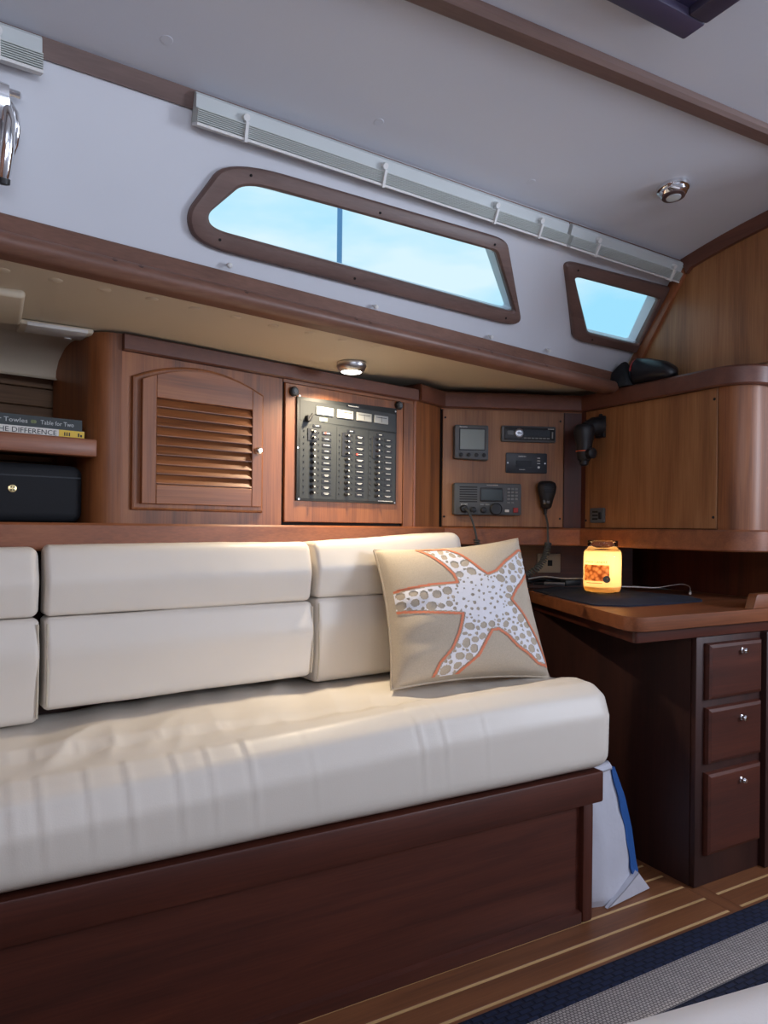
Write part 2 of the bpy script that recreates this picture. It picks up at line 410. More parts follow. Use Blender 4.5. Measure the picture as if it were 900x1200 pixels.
# pleated shades gathered up under the batten
def shade(x0, x1, straps, label):
    s = thing('pleated_shade', label, 'window shade', T(*coveh((x0+x1)/2, .06, .01)), 'gathered pleated shades over the windows'); off = -Vector(coveh((x0+x1)/2, .06, .01))
    mk('headrail', sweepC([(.004, .006), (.004, .014), (.008, .02), (.030, .024), (.030, .006)], x0, x1).xf(Matrix.Translation(off)), shadeg, s)
    zz = [(.030, .006), (.030, .026)]
    n = 7
    for k in range(n):
        h = .0305+.023*k/n; zz += [(h+.0004, .036), (h+.0021, .036), (h+.0026, .030)]
    zz += [(.0545, .030), (.0545, .006)]
    mk('pleats', sweepC(zz, x0, x1).xf(Matrix.Translation(off)), shadem, s, 20)
    mk('bottom_rail', sweepC([(.0548, .008), (.0548, .038), (.0595, .038), (.0595, .008)], x0, x1).xf(Matrix.Translation(off)), whitep, s)
    for X in straps:
        c = mk('hold_up_clip', G().loft([[coveh(X+dx, .027, .024), coveh(X+dx, .027, .040), coveh(X+dx, .062, .042), coveh(X+dx, .062, .024)] for dx in (-.003, .003)]).xf(Matrix.Translation(off)), whitep, s)
        a = coveh(X, .020, .02)+off; b = coveh(X, .020, .034)+off
        mk('clip_knob', G().tube([a, b], .0065, 10), whitep, c)
shade(-.75, .064, (-.5, .0), 'pleated white shade gathered up, at the left edge above the chrome latch')
shade(.318, 1.322, (.412, .73, 1.06, 1.215), 'long pleated white shade gathered up above the long window')
shade(1.336, 1.846, (1.44, 1.79), 'short pleated white shade gathered up above the small window')

# chrome latch hinge at left edge
lt = thing('port_latch', 'polished chrome latch with long lever on the white cabin side', 'latch', T(*cove(.0, .45, 0))); o0 = -Vector(cove(.0, .45, 0))
def cp(X, t, o_): return Vector(cove(X, t, o_))+o0
mk('bracket', G().loft([[cp(X, t, o_) for t, o_ in ((.66, .0), (.70, .012), (.68, .034), (.60, .040), (.50, .036), (.50, 0))] for X in (-.06, -.055, .012, .016)]), chrome, lt, 60)
mk('hinge_pin', G().tube([cp(.01, .655, .02), cp(.033, .655, .02), cp(.036, .655, .02)], [.006, .006, .003], 10), chrome, lt)
mk('side_guard', G().tube([cp(.018, .62, .012), cp(.026, .56, .018), cp(.029, .48, .018), cp(.027, .40, .018), cp(.02, .30, .016)], [.004, .007, .008, .007, .003], 10), chrome, lt, 60)
mk('arm', G().tube([cp(-.02, .62, .025), cp(-.018, .5, .034), cp(-.014, .38, .036)], [.009, .009, .007], 12), chrome, lt, 60)
mk('lever', G().tube([cp(.013, .60, .03), cp(.015, .50, .04), cp(.012, .36, .046), cp(.007, .22, .048), cp(.006, .19, .048)], [.006, .010, .011, .010, .009], 14), chrome, lt, 60)
mk('lever_tip', G().tube([cp(.006, .195, .048), cp(.0055, .165, .048), cp(.0055, .158, .048)], [.0105, .0105, .006], 14), blackp, lt, 60)

# ================================================================== ceiling
rows = []
for i in range(25):
    X = XL+(3.2-XL)*i/24; yt = T_(min(X, 1.95)).y
    rows.append([(X, yt-s, ceil_z(min(X, 1.95), T_(min(X, 1.95)).y-s)) for s in (-.02, 0, .04, .08, .14, .2, .28, .36, .44, .5, .8, 1.2, 1.7, 2.2, 2.7)])
for r in rows: r[0] = (r[1][0], r[1][1]+.02, r[1][2]-.004)
sstruct(mk('ceiling', G().grid(rows), liner, smooth=60), 'pale grey padded headliner under the coach roof')
# plug covers on the headliner
def cap_disc(p, r, nrm, mat, label, grp, name='screw_cover', cat='screw cover', h=.0012):
    ob = mk(name, G().lathe([(r, 0), (r, h*.5), (r*.93, h)], n=24), mat)
    ob.matrix_world = T(*p) @ Vector((0, 0, 1)).rotation_difference(nrm).to_matrix().to_4x4()
    return tag(ob, label, cat, grp)
for i, (X, Y) in enumerate([(.251, 1.221), (.681, 1.267), (1.122, 1.317)]):
    zc = ceil_z(X, Y); e = .01; n = Vector((0, (ceil_z(X, Y+e)-ceil_z(X, Y-e))/(2*e), -1)).normalized()
    cap_disc((X, Y, zc+.0002), .0105, n, liner, 'round grey cover on the headliner, '+['leftmost of three in the row', 'middle of three in the row', 'nearest the small window'][i], 'headliner screw covers')
# beam trim along the ceiling
b_pts = [(.938, .978)]
sstruct(mk('trim_3', G().loft([[(X, .980, ceil_z(X, .98)+.004), (X, .978, ceil_z(X, .98)-.012), (X, .972, ceil_z(X, .98)-.016), (X, .945, ceil_z(X, .98)-.016), (X, .938, ceil_z(X, .98)-.010), (X, .936, ceil_z(X, .94)+.004)] for X in (XL, -.5, .3, 1.0, 1.5, 2.2, 3.0)]), wood('frame', 'x'), smooth=25), 'dark wooden batten running along the ceiling')
# deck hatch frame
ht = struct('window_3', 'dark framed deck hatch overhead'); hz = ceil_z(.8, .6)
hp = wood('dark', 'x')
hp = bsdf('hatch_frame', sRGB(66, 60, 82), .4)
for nme, bx in (('hatch_rail', (.40, 1.03, .775, .818)), ('hatch_rail', (.40, 1.03, .20, .243)), ('hatch_rail', (.40, .443, .2435, .7745)), ('hatch_rail', (.987, 1.03, .2435, .7745))):
    mk(nme, G().box(bx[0], bx[1], bx[2], bx[3], hz-.024, hz+.01, .004), hp, ht)
mk('pane', G().box(.443, .987, .243, .775, hz-.010, hz-.004), bsdf('hatch_screen', sRGB(58, 54, 84), .3), ht)
# chrome dome light on the ceiling (switched off)
dl = thing('ceiling_light', 'chrome dome light, switched off, on the grey ceiling', 'ceiling light', T(1.483, 1.205, ceil_z(1.483, 1.205)-.002) @ Matrix.Rotation(math.radians(-6), 4, 'X'))
mk('chrome_rim', G().lathe([(.039, .004), (.040, -.002), (.038, -.008), (.033, -.010), (.034, -.016), (.030, -.022), (.026, -.024)], n=40), chrome, dl, 40)
mk('bezel', G().lathe([(.027, -.020), (.0275, -.026), (.018, -.0275)], n=40), bsdf('bronze_bezel', sRGB(120, 98, 96), .3, metal=.6), dl, 40)
mk('lens', G().lathe([(.0185, -.0245), (.0175, -.029), (.010, -.0305)], n=32), bsdf('frosted_lens', sRGB(190, 196, 198), .4), dl, 40)

# ================================================================== bulkhead at the right, above the side cabinet
wb = struct('wall_right', 'varnished cherry bulkhead beside the small window')
def bulk(d0, d1, x0, x1):
    """strip between distance d0 and d1 below the ceiling line / in from the cabin side"""
    return None
top = [(T_(XR).y-s, ceil_z(XR, T_(XR).y-s)) for s in (0, .03, .06, .1, .14, .18, .23, .28, .34, .4, .5, .7)]
by = B_(XR)
poly = [(by.y+.03, by.z-.1), (by.y, by.z)]+top+[(top[-1][0], 1.30)]+[(by.y+.03, 1.30)]
poly = [(by.y+.03, by.z-.1), (by.y+.03, by.z)]+[(top[0][0]+.03, top[0][1]+.02)]+[(a, b+.03) for a, b in top]+[(top[-1][0], 1.462), (by.y+.03, 1.462)]
mk('panel', G().prism([(a, b) for a, b in poly], 1.851, 1.88, 'x'), wood('tan', 'z'), wb)  # lighter wood tone stands in for window light grazing the bulkhead
def off_curve(pts, d):
    out = []
    for i, p in enumerate(pts):
        t = Vector(pts[min(i+1, len(pts)-1)])-Vector(pts[max(i-1, 0)]); t.normalize(); n = Vector((t.y, -t.x))
        if n.y > 0: n = -n
        out.append((p[0]+n.x*d, p[1]+n.y*d))
    return out
lo = off_curve(top, .042); lo[0] = (top[0][0]-.022, top[0][1]-.048)
g = G(); g.loft([[(1.838, a[0], a[1]), (1.838, b[0], b[1]), (1.853, b[0], b[1]), (1.853, a[0], a[1])] for a, b in zip(top, lo)]); mk('curved_trim', g, wood('crown', 'y'), wb, 40)
c0 = Vector((top[0][0], top[0][1])); c1 = Vector((by.y, by.z-.02)); dn = (c1-c0).normalized(); nn = Vector((-abs(dn.y), -abs(dn.x)*.9)).normalized()
nn = Vector((dn.y, -dn.x)); nn = nn if nn.x < 0 else -nn
q = [c0+dn*.0, c1, c1+nn*.04, c0+nn*.04+dn*.03]
mk('edge_batten', G().prism([tuple(p) for p in q], 1.840, 1.8525, 'x', .002), wood('rail', 'z'), wb)

# ================================================================== side-deck headliner (cream)
def hl_z(X): return 1.440+.034*min(1, max(0, (X-.85)/.35))
g = G(); rows = []
for i in range(33):
    X = XL+(3.1-XL)*i/32; y0 = B_(X).y-.004; y1 = 1.90+.12*min(1, max(0, X/.6)) if X < .6 else 2.5
    rows.append([(X, y0+(2.45-y0)*k/8, hl_z(X)+.008*(1-k/8)**2) for k in range(9)])
sstruct(mk('ceiling_side', g.grid(rows), cream, smooth=60), 'cream headliner under the side deck')
for i, (X, Y) in enumerate([(.015, 1.43), (.101, 1.44), (.187, 1.45), (.277, 1.461), (.366, 1.479), (.458, 1.494), (.551, 1.515), (.645, 1.528), (.739, 1.546), (.833, 1.558), (.934, 1.575), (1.02, 1.588), (1.11, 1.602), (1.329, 1.634)]):
    k = (Y-B_(X).y)/(2.45-B_(X).y)
    cap_disc((X, Y, hl_z(X)+.008*(1-k)**2+.0002), .0125, Vector((0, 0, -1)), cream, 'round cream cover, %s in the row under the side deck' % ['first from the left edge', 'second from the left', 'third from the left', 'fourth from the left', 'fifth from the left', 'sixth from the left', 'seventh from the left', 'just left of the lit lamp', 'right above the lit lamp', 'first right of the lit lamp', 'second right of the lit lamp', 'third right of the lit lamp', 'fourth right of the lit lamp', 'nearest the corner'][i], 'screw covers under the side deck')
# hull fairing and vent plate at the left
XF = -.5
sec = [(1.84, 1.442), (1.90, 1.432), (1.945, 1.41), (1.965, 1.385), (1.967, 1.37), (1.955, 1.362)]
g = G().grid([[(X, y+.16*X, z) for y, z in sec] for X in (-.5, -.25, 0, .24)])
fa = sstruct(mk('ceiling_fairing', g, cream, smooth=60), 'cream moulded fairing behind the bookshelf')
vp = thing('vent_plate', 'narrow white plate on the cream headliner left of the cabinet', 'vent plate', T(.13, 1.77, 1.44))
MV = Matrix.Rotation(math.radians(3), 4, 'Z')
mk('base', G().box(-.080, .070, -.04, .05, -.009, .002, .004).xf(MV), cream, vp)
mk('lid', G().box(-.066, .058, -.0415, .03, -.0105, -.002, .002).xf(MV), whitep, vp)
mk('finger_tab', G().lathe([(.008, -.004), (.008, 0), (.005, .003)], (.025, .03, -.009), 'z', 16).xf(MV), whitep, vp)
sb = thing('reading_lamp', 'dark square lamp on a cream pad at the left edge', 'lamp', T(-.03, 1.63, 1.445))
mk('pad', G().box(-.30, .085, -.10, .12, -.014, .004, .008, 4), cream, sb, 60)
mk('housing', G().box(-.06, .038, -.015, .04, -.036, -.012, .004), blackp, sb)
mk('chrome_edge', G().box(-.058, .0365, -.017, -.0135, -.034, -.014, .001, 1), chrome, sb)
# lit lamp under the side deck
LX, LY, LZ = .856, 1.735, hl_z(.856)
ll = thing('spot_lamp', 'lit round chrome lamp under the cream side deck', 'lamp', T(LX, LY, LZ))
mk('rim', G().lathe([(.040, .003), (.041, -.006), (.036, -.016), (.030, -.020), (.0285, -.0215), (.027, -.019)], n=40), steel, ll, 40)
mk('lens', G().lathe([(.028, -.017), (.0265, -.0225), (.015, -.025)], n=32), bsdf('lit_lens', sRGB(255, 246, 220), .4, emit=(1, .93, .78, 1), es=9), ll, 40)
sp = D.lights.new('spot_lamp_light', 'AREA'); sp.shape = 'DISK'; sp.size = .05; sp.energy = 4.3; sp.color = (1, .83, .58); sp.spread = math.radians(142)
so = D.objects.new('spot_lamp_light', sp); COL.objects.link(so); so.parent = ll; so.location = (0, 0, -.028)

# ================================================================== louvred cabinet
che_z = wood('cherry', 'z'); che_x = wood('cherry', 'x')
lc = thing('louvred_cabinet', 'cherry cabinet with arched louvred door left of the switch panel', 'cabinet', FW1 @ T(0, 0, 1.0))
def zz(g): return g.xf(T(0, 0, -1.0))
mk('face_board', zz(G().box(0, .4415, 0, .02, 1.0, 1.40)), che_z, lc)
a_ = [(-.0+.06*math.cos(a), .06+.06*math.sin(a)) for a in [math.radians(-90-9*k) for k in range(11)]]
post = a_+[(-.06, .30), (-.045, .30), (-.045, .06), (0, .02)]
mk('corner_post', zz(G().prism(post, 1.0, 1.439, 'z')), wood('cherry', 'z'), lc, 40)
def arch(s0, s1, zb, ze, zp, n=14):
    m_ = (s0+s1)/2; h = (s1-s0)/2
    return [(s0, zb), (s1, zb)]+[(s1-(s1-s0)*k/n, ze+(zp-ze)*(1-((s1-(s1-s0)*k/n-m_)/h)**2)) for k in range(n+1)]
dr = mk('door', zz(G().prism(arch(.022, .378, 1.033, 1.345, 1.388), -.010, -.0005, 'y', .006)), che_z, lc, 20)
AR = [(x_, 1.339+.039*(1-((x_-.2035)/.1625)**2)) for x_ in [.366, .358, .35, .343, .3355]+[.3353-.2596*k/24 for k in range(25)]+[.0755, .067, .058, .05, .041]]
mk('stile', zz(G().prism([(.041, 1.048), (.0755, 1.048)]+[p for p in AR if p[0] <= .0755], -.022, -.009, 'y', .0015)), che_z, dr, 20)
mk('stile', zz(G().prism([(.3355, 1.048), (.366, 1.048)]+[p for p in AR if p[0] >= .3355], -.022, -.009, 'y', .0015)), che_z, dr, 20)
mk('rail', zz(G().box(.0757, .3353, -.022, -.009, 1.048, 1.094, .0015, 1)), che_x, dr, 20)
ar = arch(.041, .366, 1.30, 1.339, 1.378); ar = [(max(.0757, min(.3353, x)), z_) for x, z_ in ar]
mk('rail', zz(G().prism([(.0757, 1.2995), (.3353, 1.2995)]+[p for p in AR if .0756 <= p[0] <= .33535], -.022, -.009, 'y', .0015)), che_x, dr, 20)
for k in range(9):
    z0 = 1.0955+.0226*k
    mk('slat', zz(G().prism([(-.0105, z0+.0225), (-.0105, z0+.019), (-.0215, z0+.0010), (-.0215, z0+.0030)], .0765, .3345, 'x')), che_x, dr, 0)
kb = mk('knob', zz(G().lathe([(.0085, -.0215), (.009, -.024), (.0075, -.026), (.0075, -.030), (.0085, -.033), (.005, -.036)], (.352, 0, 1.195), 'y', 20)), chrome, dr, 40)
# ------------------------------------------------------------------ switch panel cabinet
ec = thing('panel_cabinet', 'orange-brown cherry cabinet door behind the black switch panel', 'cabinet', FW1 @ T(.67, 0, 1.0))
def e_(g): return g.xf(T(-.67, 0, -1.0))
mk('back', e_(G().box(.4425, .949, .004, .02, 1.0, 1.40)), gap, ec)
mk('door', e_(G().box(.447, .8885, -.006, .0035, 1.010, 1.390, .0015, 1)), che_z, ec)
mk('top_rail', e_(G().box(.4425, .935, -.003, .0035, 1.3915, 1.40)), che_x, ec)
mk('stile', e_(G().box(.8915, .934, -.006, .0035, 1.0, 1.391, .001, 1)), che_z, ec)
mk('edge_moulding', e_(G().lathe([(.008, 1.0), (.008, 1.40)], (.942, 0, 0), 'z', 14)), wood('rail', 'z'), ec)
for s_, z_ in ((.472, 1.368), (.866, 1.377)):
    lk = mk('latch', e_(G().lathe([(.013, -.006), (.0135, -.014), (.010, -.018)], (s_, 0, z_), 'y', 20)), blackp, ec)
    mk('lock_core', e_(G().lathe([(.0065, -.017), (.0065, -.020)], (s_, 0, z_), 'y', 12)), charcoal, lk)
# ------------------------------------------------------------------ black switch panel
sw = thing('switch_panel', 'black electrical switch panel with meters and rows of breakers', 'switch panel', FW1 @ T(.669, -.006, 1.069))
W_, H_ = .373, .292
mk('faceplate', G().prism([(-W_/2, 0), (W_/2, 0), (W_/2, H_+.005), (-W_/2, H_-.005)], -.006, 0, 'y', .001), panelblk, sw)
fp = bsdf('panel_black2', sRGB(48, 51, 52), .55)
def S(px_, py_):   # panel drawing coordinates (0..1, 0..1 from top)
    return (-W_/2+px_*W_, H_*(1-py_))
for x0, x1, y0, y1 in ((.025, .985, .045, .235), (.025, .365, .255, .975), (.372, .688, .255, .975), (.695, .985, .255, .975)):
    a, b = S(x0, y0), S(x1, y1); mk('sub_panel', G().box(a[0], b[0], -.0068, -.006, b[1], a[1]), fp, sw)
meterm = bsdf('meter_face', sRGB(158, 160, 158), .5)
for x0, x1 in ((.165, .245), (.25, .33), (.365, .525), (.56, .715), (.745, .895)):
    a, b = S(x0, .085), S(x1, .165 if x0 < .3 else .168)
    m_ = mk('meter', G().box(a[0], b[0], -.011, -.0068, b[1], a[1], .001, 1), meterm, sw)
    c = ((a[0]+b[0])/2, b[1]+.004); w2 = (b[0]-a[0])
    mk('needle', G().box(c[0]-.0005, c[0]+.0005, -.0115, -.0105, c[1], a[1]-.005), ink, m_)
    mk('scale', G().box(a[0]+w2*.12, b[0]-w2*.12, -.0113, -.0108, a[1]-.0075, a[1]-.006), ink, m_)
a = S(.09, .215); mk('selector_knob', G().tube([(a[0], -.006, a[1]), (a[0], -.02, a[1])], [.010, .008], 14), blackp, sw)
mk('selector_lever', G().tube([(a[0]-.006, -.02, a[1]-.009), (a[0]+.009, -.02, a[1]+.012)], .004, 8), blackp, sw)
dis = S(.2, .205); mk('digital_display', G().box(dis[0], dis[0]+.028, -.0085, -.0068, dis[1]-.005, dis[1]+.005), bsdf('display_glow', sRGB(150, 160, 140), .3), sw)
hdr = S(.53, .033); mk('title_plate', G().box(hdr[0]-.025, hdr[0]+.025, -.0085, -.006, hdr[1]-.004, hdr[1]+.004), blackp, sw)
mk('title_print', dashes(hdr[0]-.019, hdr[0]+.019, -.0088, hdr[1]-.0012, .0024), paint, sw, 0)
cols = [(.135, .27, .06, .195), (.462, .60, .395, .52), (.775, .905, .71, .84)]
brk = pl_ = ld = dt = None
white_lines = G()
for c, (bx, lx, d0, d1) in enumerate(cols):
    h = S(lx-.11+.02, .285 if c else .275); mk('column_plate', G().box(h[0]-.014, h[0]+.014, -.0085, -.0068, h[1]-.0035, h[1]+.0035), blackp, sw)
    mk('column_print', G().box(h[0]-.006, h[0]+.006, -.0088, -.0085, h[1]-.001, h[1]+.001), paint, sw)
    big = [2, 4, 4][c]
    q0 = S(bx-.045, .305); q1 = S(bx+.045, .305+.0585*big); mk('breaker_block', G().box(q0[0], q1[0], -.0095, -.0068, q1[1], q0[1], .001, 1), blackp, sw)
    for r in range(11):
        py = .335+.0585*r; a = S(bx, py)
        M_ = T(a[0], -.0068, a[1])
        if brk is None:
            brk = mk('breaker', G().lathe([(.0058, 0), (.0058, -.004), (.0035, -.005), (.003, -.013), (.002, -.014)], (0, 0, 0), 'y', 12), blackp, sw, M=M_)
            tip = mk('breaker_tip', G().lathe([(.0022, -.0135), (.0022, -.0150)], (0, 0, 0), 'y', 8), paint, brk)
        else:
            q = inst(brk, M_); COL.objects.link(t2 := tip.copy()); t2.parent = q
        a = S(lx, py); M_ = T(a[0], -.0068, a[1])
        if pl_ is None:
            pl_ = mk('name_plate', G().box(-.0165, .0165, -.0016, 0, -.0048, .0048, .0005, 1), blackp, sw, M=M_)
        else: inst(pl_, M_)
        # illegible white lettering: short printed dashes
        rr = random.Random(c*50+r); w3 = .006+.006*rr.random()
        white_lines.box(a[0]-w3, a[0]+w3, -.0087, -.0084, a[1]-.0003, a[1]+.0012)
        if rr.random() < .45: white_lines.box(a[0]-w3*.6, a[0]+w3*.7, -.0087, -.0084, a[1]-.003, a[1]-.0018)
        for dx in (d0, d1):
            a = S(dx, py); M_ = T(a[0], -.0068, a[1])
            if dt is None: dt = mk('indicator', G().lathe([(.0022, 0), (.0022, -.002)], (0, 0, 0), 'y', 8), blackp, sw, M=M_)
            else: inst(dt, M_)
pw = mk('label_print', white_lines, paint, sw, 0); pw['kind'] = 'stuff'
for px_, py_ in ((.255, .335), (.57, .5105)):
    a = S(px_, py_); mk('warning_led', G().lathe([(.0024, -.008), (.0022, -.0105)], (a[0], 0, a[1]), 'y', 10), ledred, sw)
for px_, py_ in ((.02, .01), (.985, .015), (.02, .985), (.985, .985), (.008, .5)):
    a = S(px_, py_); mk('screw', G().lathe([(.003, -.006), (.0025, -.0072)], (a[0], 0, a[1]), 'y', 8), steel, sw)
a = S(.80, .975); mk('maker_print', dashes(a[0], a[0]+.06, -.0071, a[1], .0024), paint, sw, 0)

# ================================================================== crowns, ledge rail
sstruct(mk('trim_4', path_sweep([A0, A1], [(0, 1.4005), (.010, 1.4005), (.014, 1.404), (.014, 1.436), (.010, 1.439), (-.03, 1.439), (-.03, 1.4005)]), wood('crown', 'x'), smooth=25), 'dark varnished crown moulding above the louvred cabinet')
pc = [A1+Vector((.004, .004)), A2, A3]+[Vector((1.80, 1.7))]+[Vector(p) for p in arc]+[Vector((2.9, 1.22))]
sstruct(mk('trim_5', path_sweep(pc, [(-.05, 1.404), (.018, 1.404), (.022, 1.408), (.022, 1.452), (.017, 1.458), (-.05, 1.458)]), wood('crown', 'x'), smooth=25), 'dark rounded crown moulding above the radio panel and side cabinet')
led = G().prism([(A1.x, A1.y+.05), (A2.x, A2.y+.04), (1.84, 1.86), (1.84, 1.30), (1.9, 1.26), (2.9, 1.26), (2.9, 2.45), (A1.x, 2.45)], 1.448, 1.4575, 'z')
mk_l = mk('ledge_top', led, wood('dark', 'x')); tag(mk_l, 'dark wooden ledge on top of the radio and side cabinets', 'ledge')
rp = [A0+(A0-A1).normalized()*1.0, A0, A1, A2, A3]+[Vector(p) for p in arc]+[Vector((2.9, 1.22))]
sstruct(mk('trim_6', path_sweep(rp, [(-.045, .940), (.020, .940), (.024, .944), (.024, .996), (.019, 1.001), (-.045, 1.001)]), wood('rail', 'x'), smooth=25), 'long varnished ledge rail under the cabinets')
d1 = (A1-A0).normalized(); n1 = Vector((-d1.y, d1.x)); pL = A0-d1*1.0
sh = mk('shelf_floor', G().prism([tuple(pL+n1*.045), tuple(A0+n1*.045+d1*.02), tuple(A0+n1*.36+d1*.02), tuple(pL+n1*.36)], .982, .998, 'z'), wood('dark', 'x')); tag(sh, 'dark lower shelf behind the ledge rail at the left', 'shelf')
sstruct(mk('wall_lower', path_sweep([pL, A1, Vector((1.28, 2.40))], [(-.09, .3), (-.06, .3), (-.06, .96), (-.09, .96)]), wood('dark', 'x')), 'dark locker front behind the settee')

# ================================================================== radio cabinet (angled)
rc = thing('radio_cabinet', 'angled cherry cabinet front carrying the radios', 'cabinet', FW2 @ T(.22, 0, 1.0))
def r2(g): return g.xf(T(-.22, 0, -1.0))
M12 = (FW2 @ T(.22, 0, 1.0)).inverted() @ FW12
mk('back', r2(G().box(0, .50, .004, .02, 1.0, 1.406)), gap, rc)
mk('pilaster', G().prism([(.001, 0), (.157, 0), (.157, .02), (.001, .02)], 1.001, 1.406, 'z').xf(M12), che_z, rc)
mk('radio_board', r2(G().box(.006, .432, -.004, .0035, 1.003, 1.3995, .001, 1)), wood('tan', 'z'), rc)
mk('top_strip', r2(G().box(0, .50, -.001, .0035, 1.4, 1.406)), che_x, rc)
mk('stile', r2(G().box(.4355, .498, -.001, .0035, 1.001, 1.3995)), wood('deep', 'z'), rc)
for s_, z_ in ((.014, 1.372), (.420, 1.370), (.013, 1.036), (.421, 1.033)):
    mk('screw', r2(G().lathe([(.0038, -.004), (.003, -.0055)], (s_, 0, z_), 'y', 10)), blackm, rc)
def dev(name, label, cat, s0, s1, z0, z1): return thing(name, label, cat, FW2 @ T((s0+s1)/2, -.0045, z0)), s1-s0, z1-z0
# instrument display
t, w, h = dev('instrument_display', 'square grey instrument display with four round buttons, top left', 'instrument', .041, .158, 1.226, 1.345)
mk('housing', G().prism(rounded([(-w/2, .006), (w/2, 0), (w/2, h), (-w/2, h)], .006, 3), -.026, 0, 'y', .004), charcoal, t)
mk('bezel', G().box(-w*.37, w*.40, -.0275, -.0255, h*.28, h*.90, .001, 1), blackp, t)
mk('screen', G().box(-w*.34, w*.37, -.0282, -.027, h*.31, h*.87), lcd, t)
for k in range(4): mk('button', G().lathe([(.0068, -.0255), (.0068, -.029), (.005, -.030)], ((-.31+.225*k)*w, 0, h*.15), 'y', 18), blackp, t)
mk('brand_print', text('Raymarine', .0062, .0002).xf(UPR).xf(T(-w*.36, -.0262, h*.93)), paint, t, 0)
# stereo
t, w, h = dev('car_stereo', 'wide black car stereo with silver dial at top right', 'stereo', .207, .400, 1.294, 1.349)
mk('trim_ring', G().prism(rounded([(-w/2, 0), (w/2, 0), (w/2, h), (-w/2, h)], .006, 3), -.012, 0, 'y', .004), charcoal, t)
mk('faceplate', G().box(-w*.45, w*.47, -.016, -.011, h*.12, h*.90, .002), blackp, t)
dd = mk('dial', G().lathe([(.0155, -.015), (.0155, -.021), (.012, -.023), (.006, -.0225)], (-w*.19, 0, h*.53), 'y', 28), steel, t)
mk('dial_cross', G().box(-w*.19-.010, -w*.19+.010, -.0245, -.0225, h*.53-.0012, h*.53+.0012), blackp, dd)
mk('display', G().box(-w*.10, w*.37, -.0168, -.0158, h*.34, h*.74), bsdf('stereo_screen', sRGB(14, 18, 26), .15), t)
for k in range(7): mk('preset_key', G().box(-w*.10+k*.0135, -w*.10+k*.0135+.010, -.0172, -.0158, h*.2, h*.27), button, t)
mk('source_key', G().prism(rounded([(-w*.40, h*.42), (-w*.29, h*.42), (-w*.29, h*.68), (-w*.40, h*.68)], .003, 3), -.0172, -.0158, 'y'), bsdf('key_outline', sRGB(90, 94, 96), .4), t)
mk('side_key', G().box(w*.41, w*.435, -.0175, -.0158, h*.25, h*.65), button, t)
mk('brand_print', dashes(w*.34, w*.45, -.0164, h*.80, .003), paint, t, 0)
# charge monitor
t, w, h = dev('charge_monitor', 'small flat dark blue-black control panel below the stereo', 'control panel', .226, .371, 1.188, 1.257)
mk('faceplate', G().prism(rounded([(-w/2, 0), (w/2, 0), (w/2, h), (-w/2, h)], .004, 3), -.005, 0, 'y', .001), bsdf('blueblack', sRGB(24, 28, 38), .4), t)
mk('screen', G().box(-w*.26, w*.12, -.0058, -.0049, h*.28, h*.62), bsdf('stereo_screen', sRGB(14, 18, 26), .15), t)
for k in range(3): mk('status_print', G().box(w*.26, w*.33, -.0056, -.0049, h*(.48+.13*k), h*(.51+.13*k)), paint, t)
mk('button', G().lathe([(.0042, -.005), (.004, -.0075)], (w*.295, 0, h*.30), 'y', 16), whitep, t)
mk('brand_print', text('xantrex', .0085, .0002, 'CENTER').xf(UPR).xf(T(-w*.11, -.0053, h*.80)), paint, t, 0)
mk('foot_print', dashes(-w*.18, -w*.04, -.0053, h*.16, .002), paint, t, 0)
for sx in (-.46, .45): mk('screw', G().lathe([(.003, -.005), (.0025, -.0065)], (w*sx, 0, h*.5), 'y', 8), steel, t)
# ssb radio
t, w, h = dev('marine_radio', 'large dark grey marine radio with speaker slots and keypad', 'radio', .040, .274, 1.042, 1.150)
mk('housing', G().prism(rounded([(-w/2, 0), (w/2, 0), (w/2, h), (-w/2, h)], .008, 4), -.030, 0, 'y', .005), charcoal, t)
mk('screen_bezel', G().prism(rounded([(-w*.12, h*.42), (w*.23, h*.42), (w*.21, h*.86), (-w*.12, h*.86)], .004, 3), -.0318, -.029, 'y', .001), blackp, t)
mk('screen', G().box(-w*.10, w*.205, -.0325, -.031, h*.47, h*.80), lcd2, t)
for k in range(7): mk('speaker_slot', G().box(-w*.42, -w*.16, -.0306, -.0285, h*(.40+.075*k), h*(.43+.075*k)), blackm, t)
mk('tuning_dial', G().lathe([(.0205, -.030), (.0205, -.040), (.017, -.043), (.008, -.0425)], (w*.11, 0, h*.19), 'y', 28), blackp, t)
for sx in (-.22, -.07): mk('knob', G().lathe([(.0105, -.030), (.0100, -.038), (.006, -.040)], (w*sx, 0, h*.16), 'y', 20), blackp, t)
for i in range(4):
    for k in range(3): mk('key', G().box(w*(.285+.057*k), w*(.325+.057*k), -.033, -.0295, h*(.48+.105*i), h*(.545+.105*i), .0008, 1), button, t)
for k in range(2): mk('key', G().box(w*(.285+.057*k), w*(.325+.057*k), -.033, -.0295, h*.37, h*.42, .0008, 1), button, t)
for sx in (-.12, -.04): mk('function_key', G().box(w*sx, w*(sx+.06), -.033, -.0295, h*.30, h*.35, .0008, 1), button, t)
mk('white_key', G().box(w*.25, w*.31, -.034, -.0295, h*.10, h*.18, .001, 1), whitep, t)
mk('distress_key', G().box(w*.375, w*.445, -.035, -.0295, h*.09, h*.24, .001, 1), redm, t)
mk('brand_print', text('ICOM', .0085, .0002).xf(UPR).xf(T(-w*.40, -.0308, h*.30)), paint, t, 0)
mk('model_print', dashes(-w*.02, w*.15, -.0308, h*.93, .002), paint, t, 0)
mk('socket', G().lathe([(.013, -.030), (.013, -.036), (.009, -.042)], (-w*.36, 0, h*.19), 'y', 20), blackp, t)
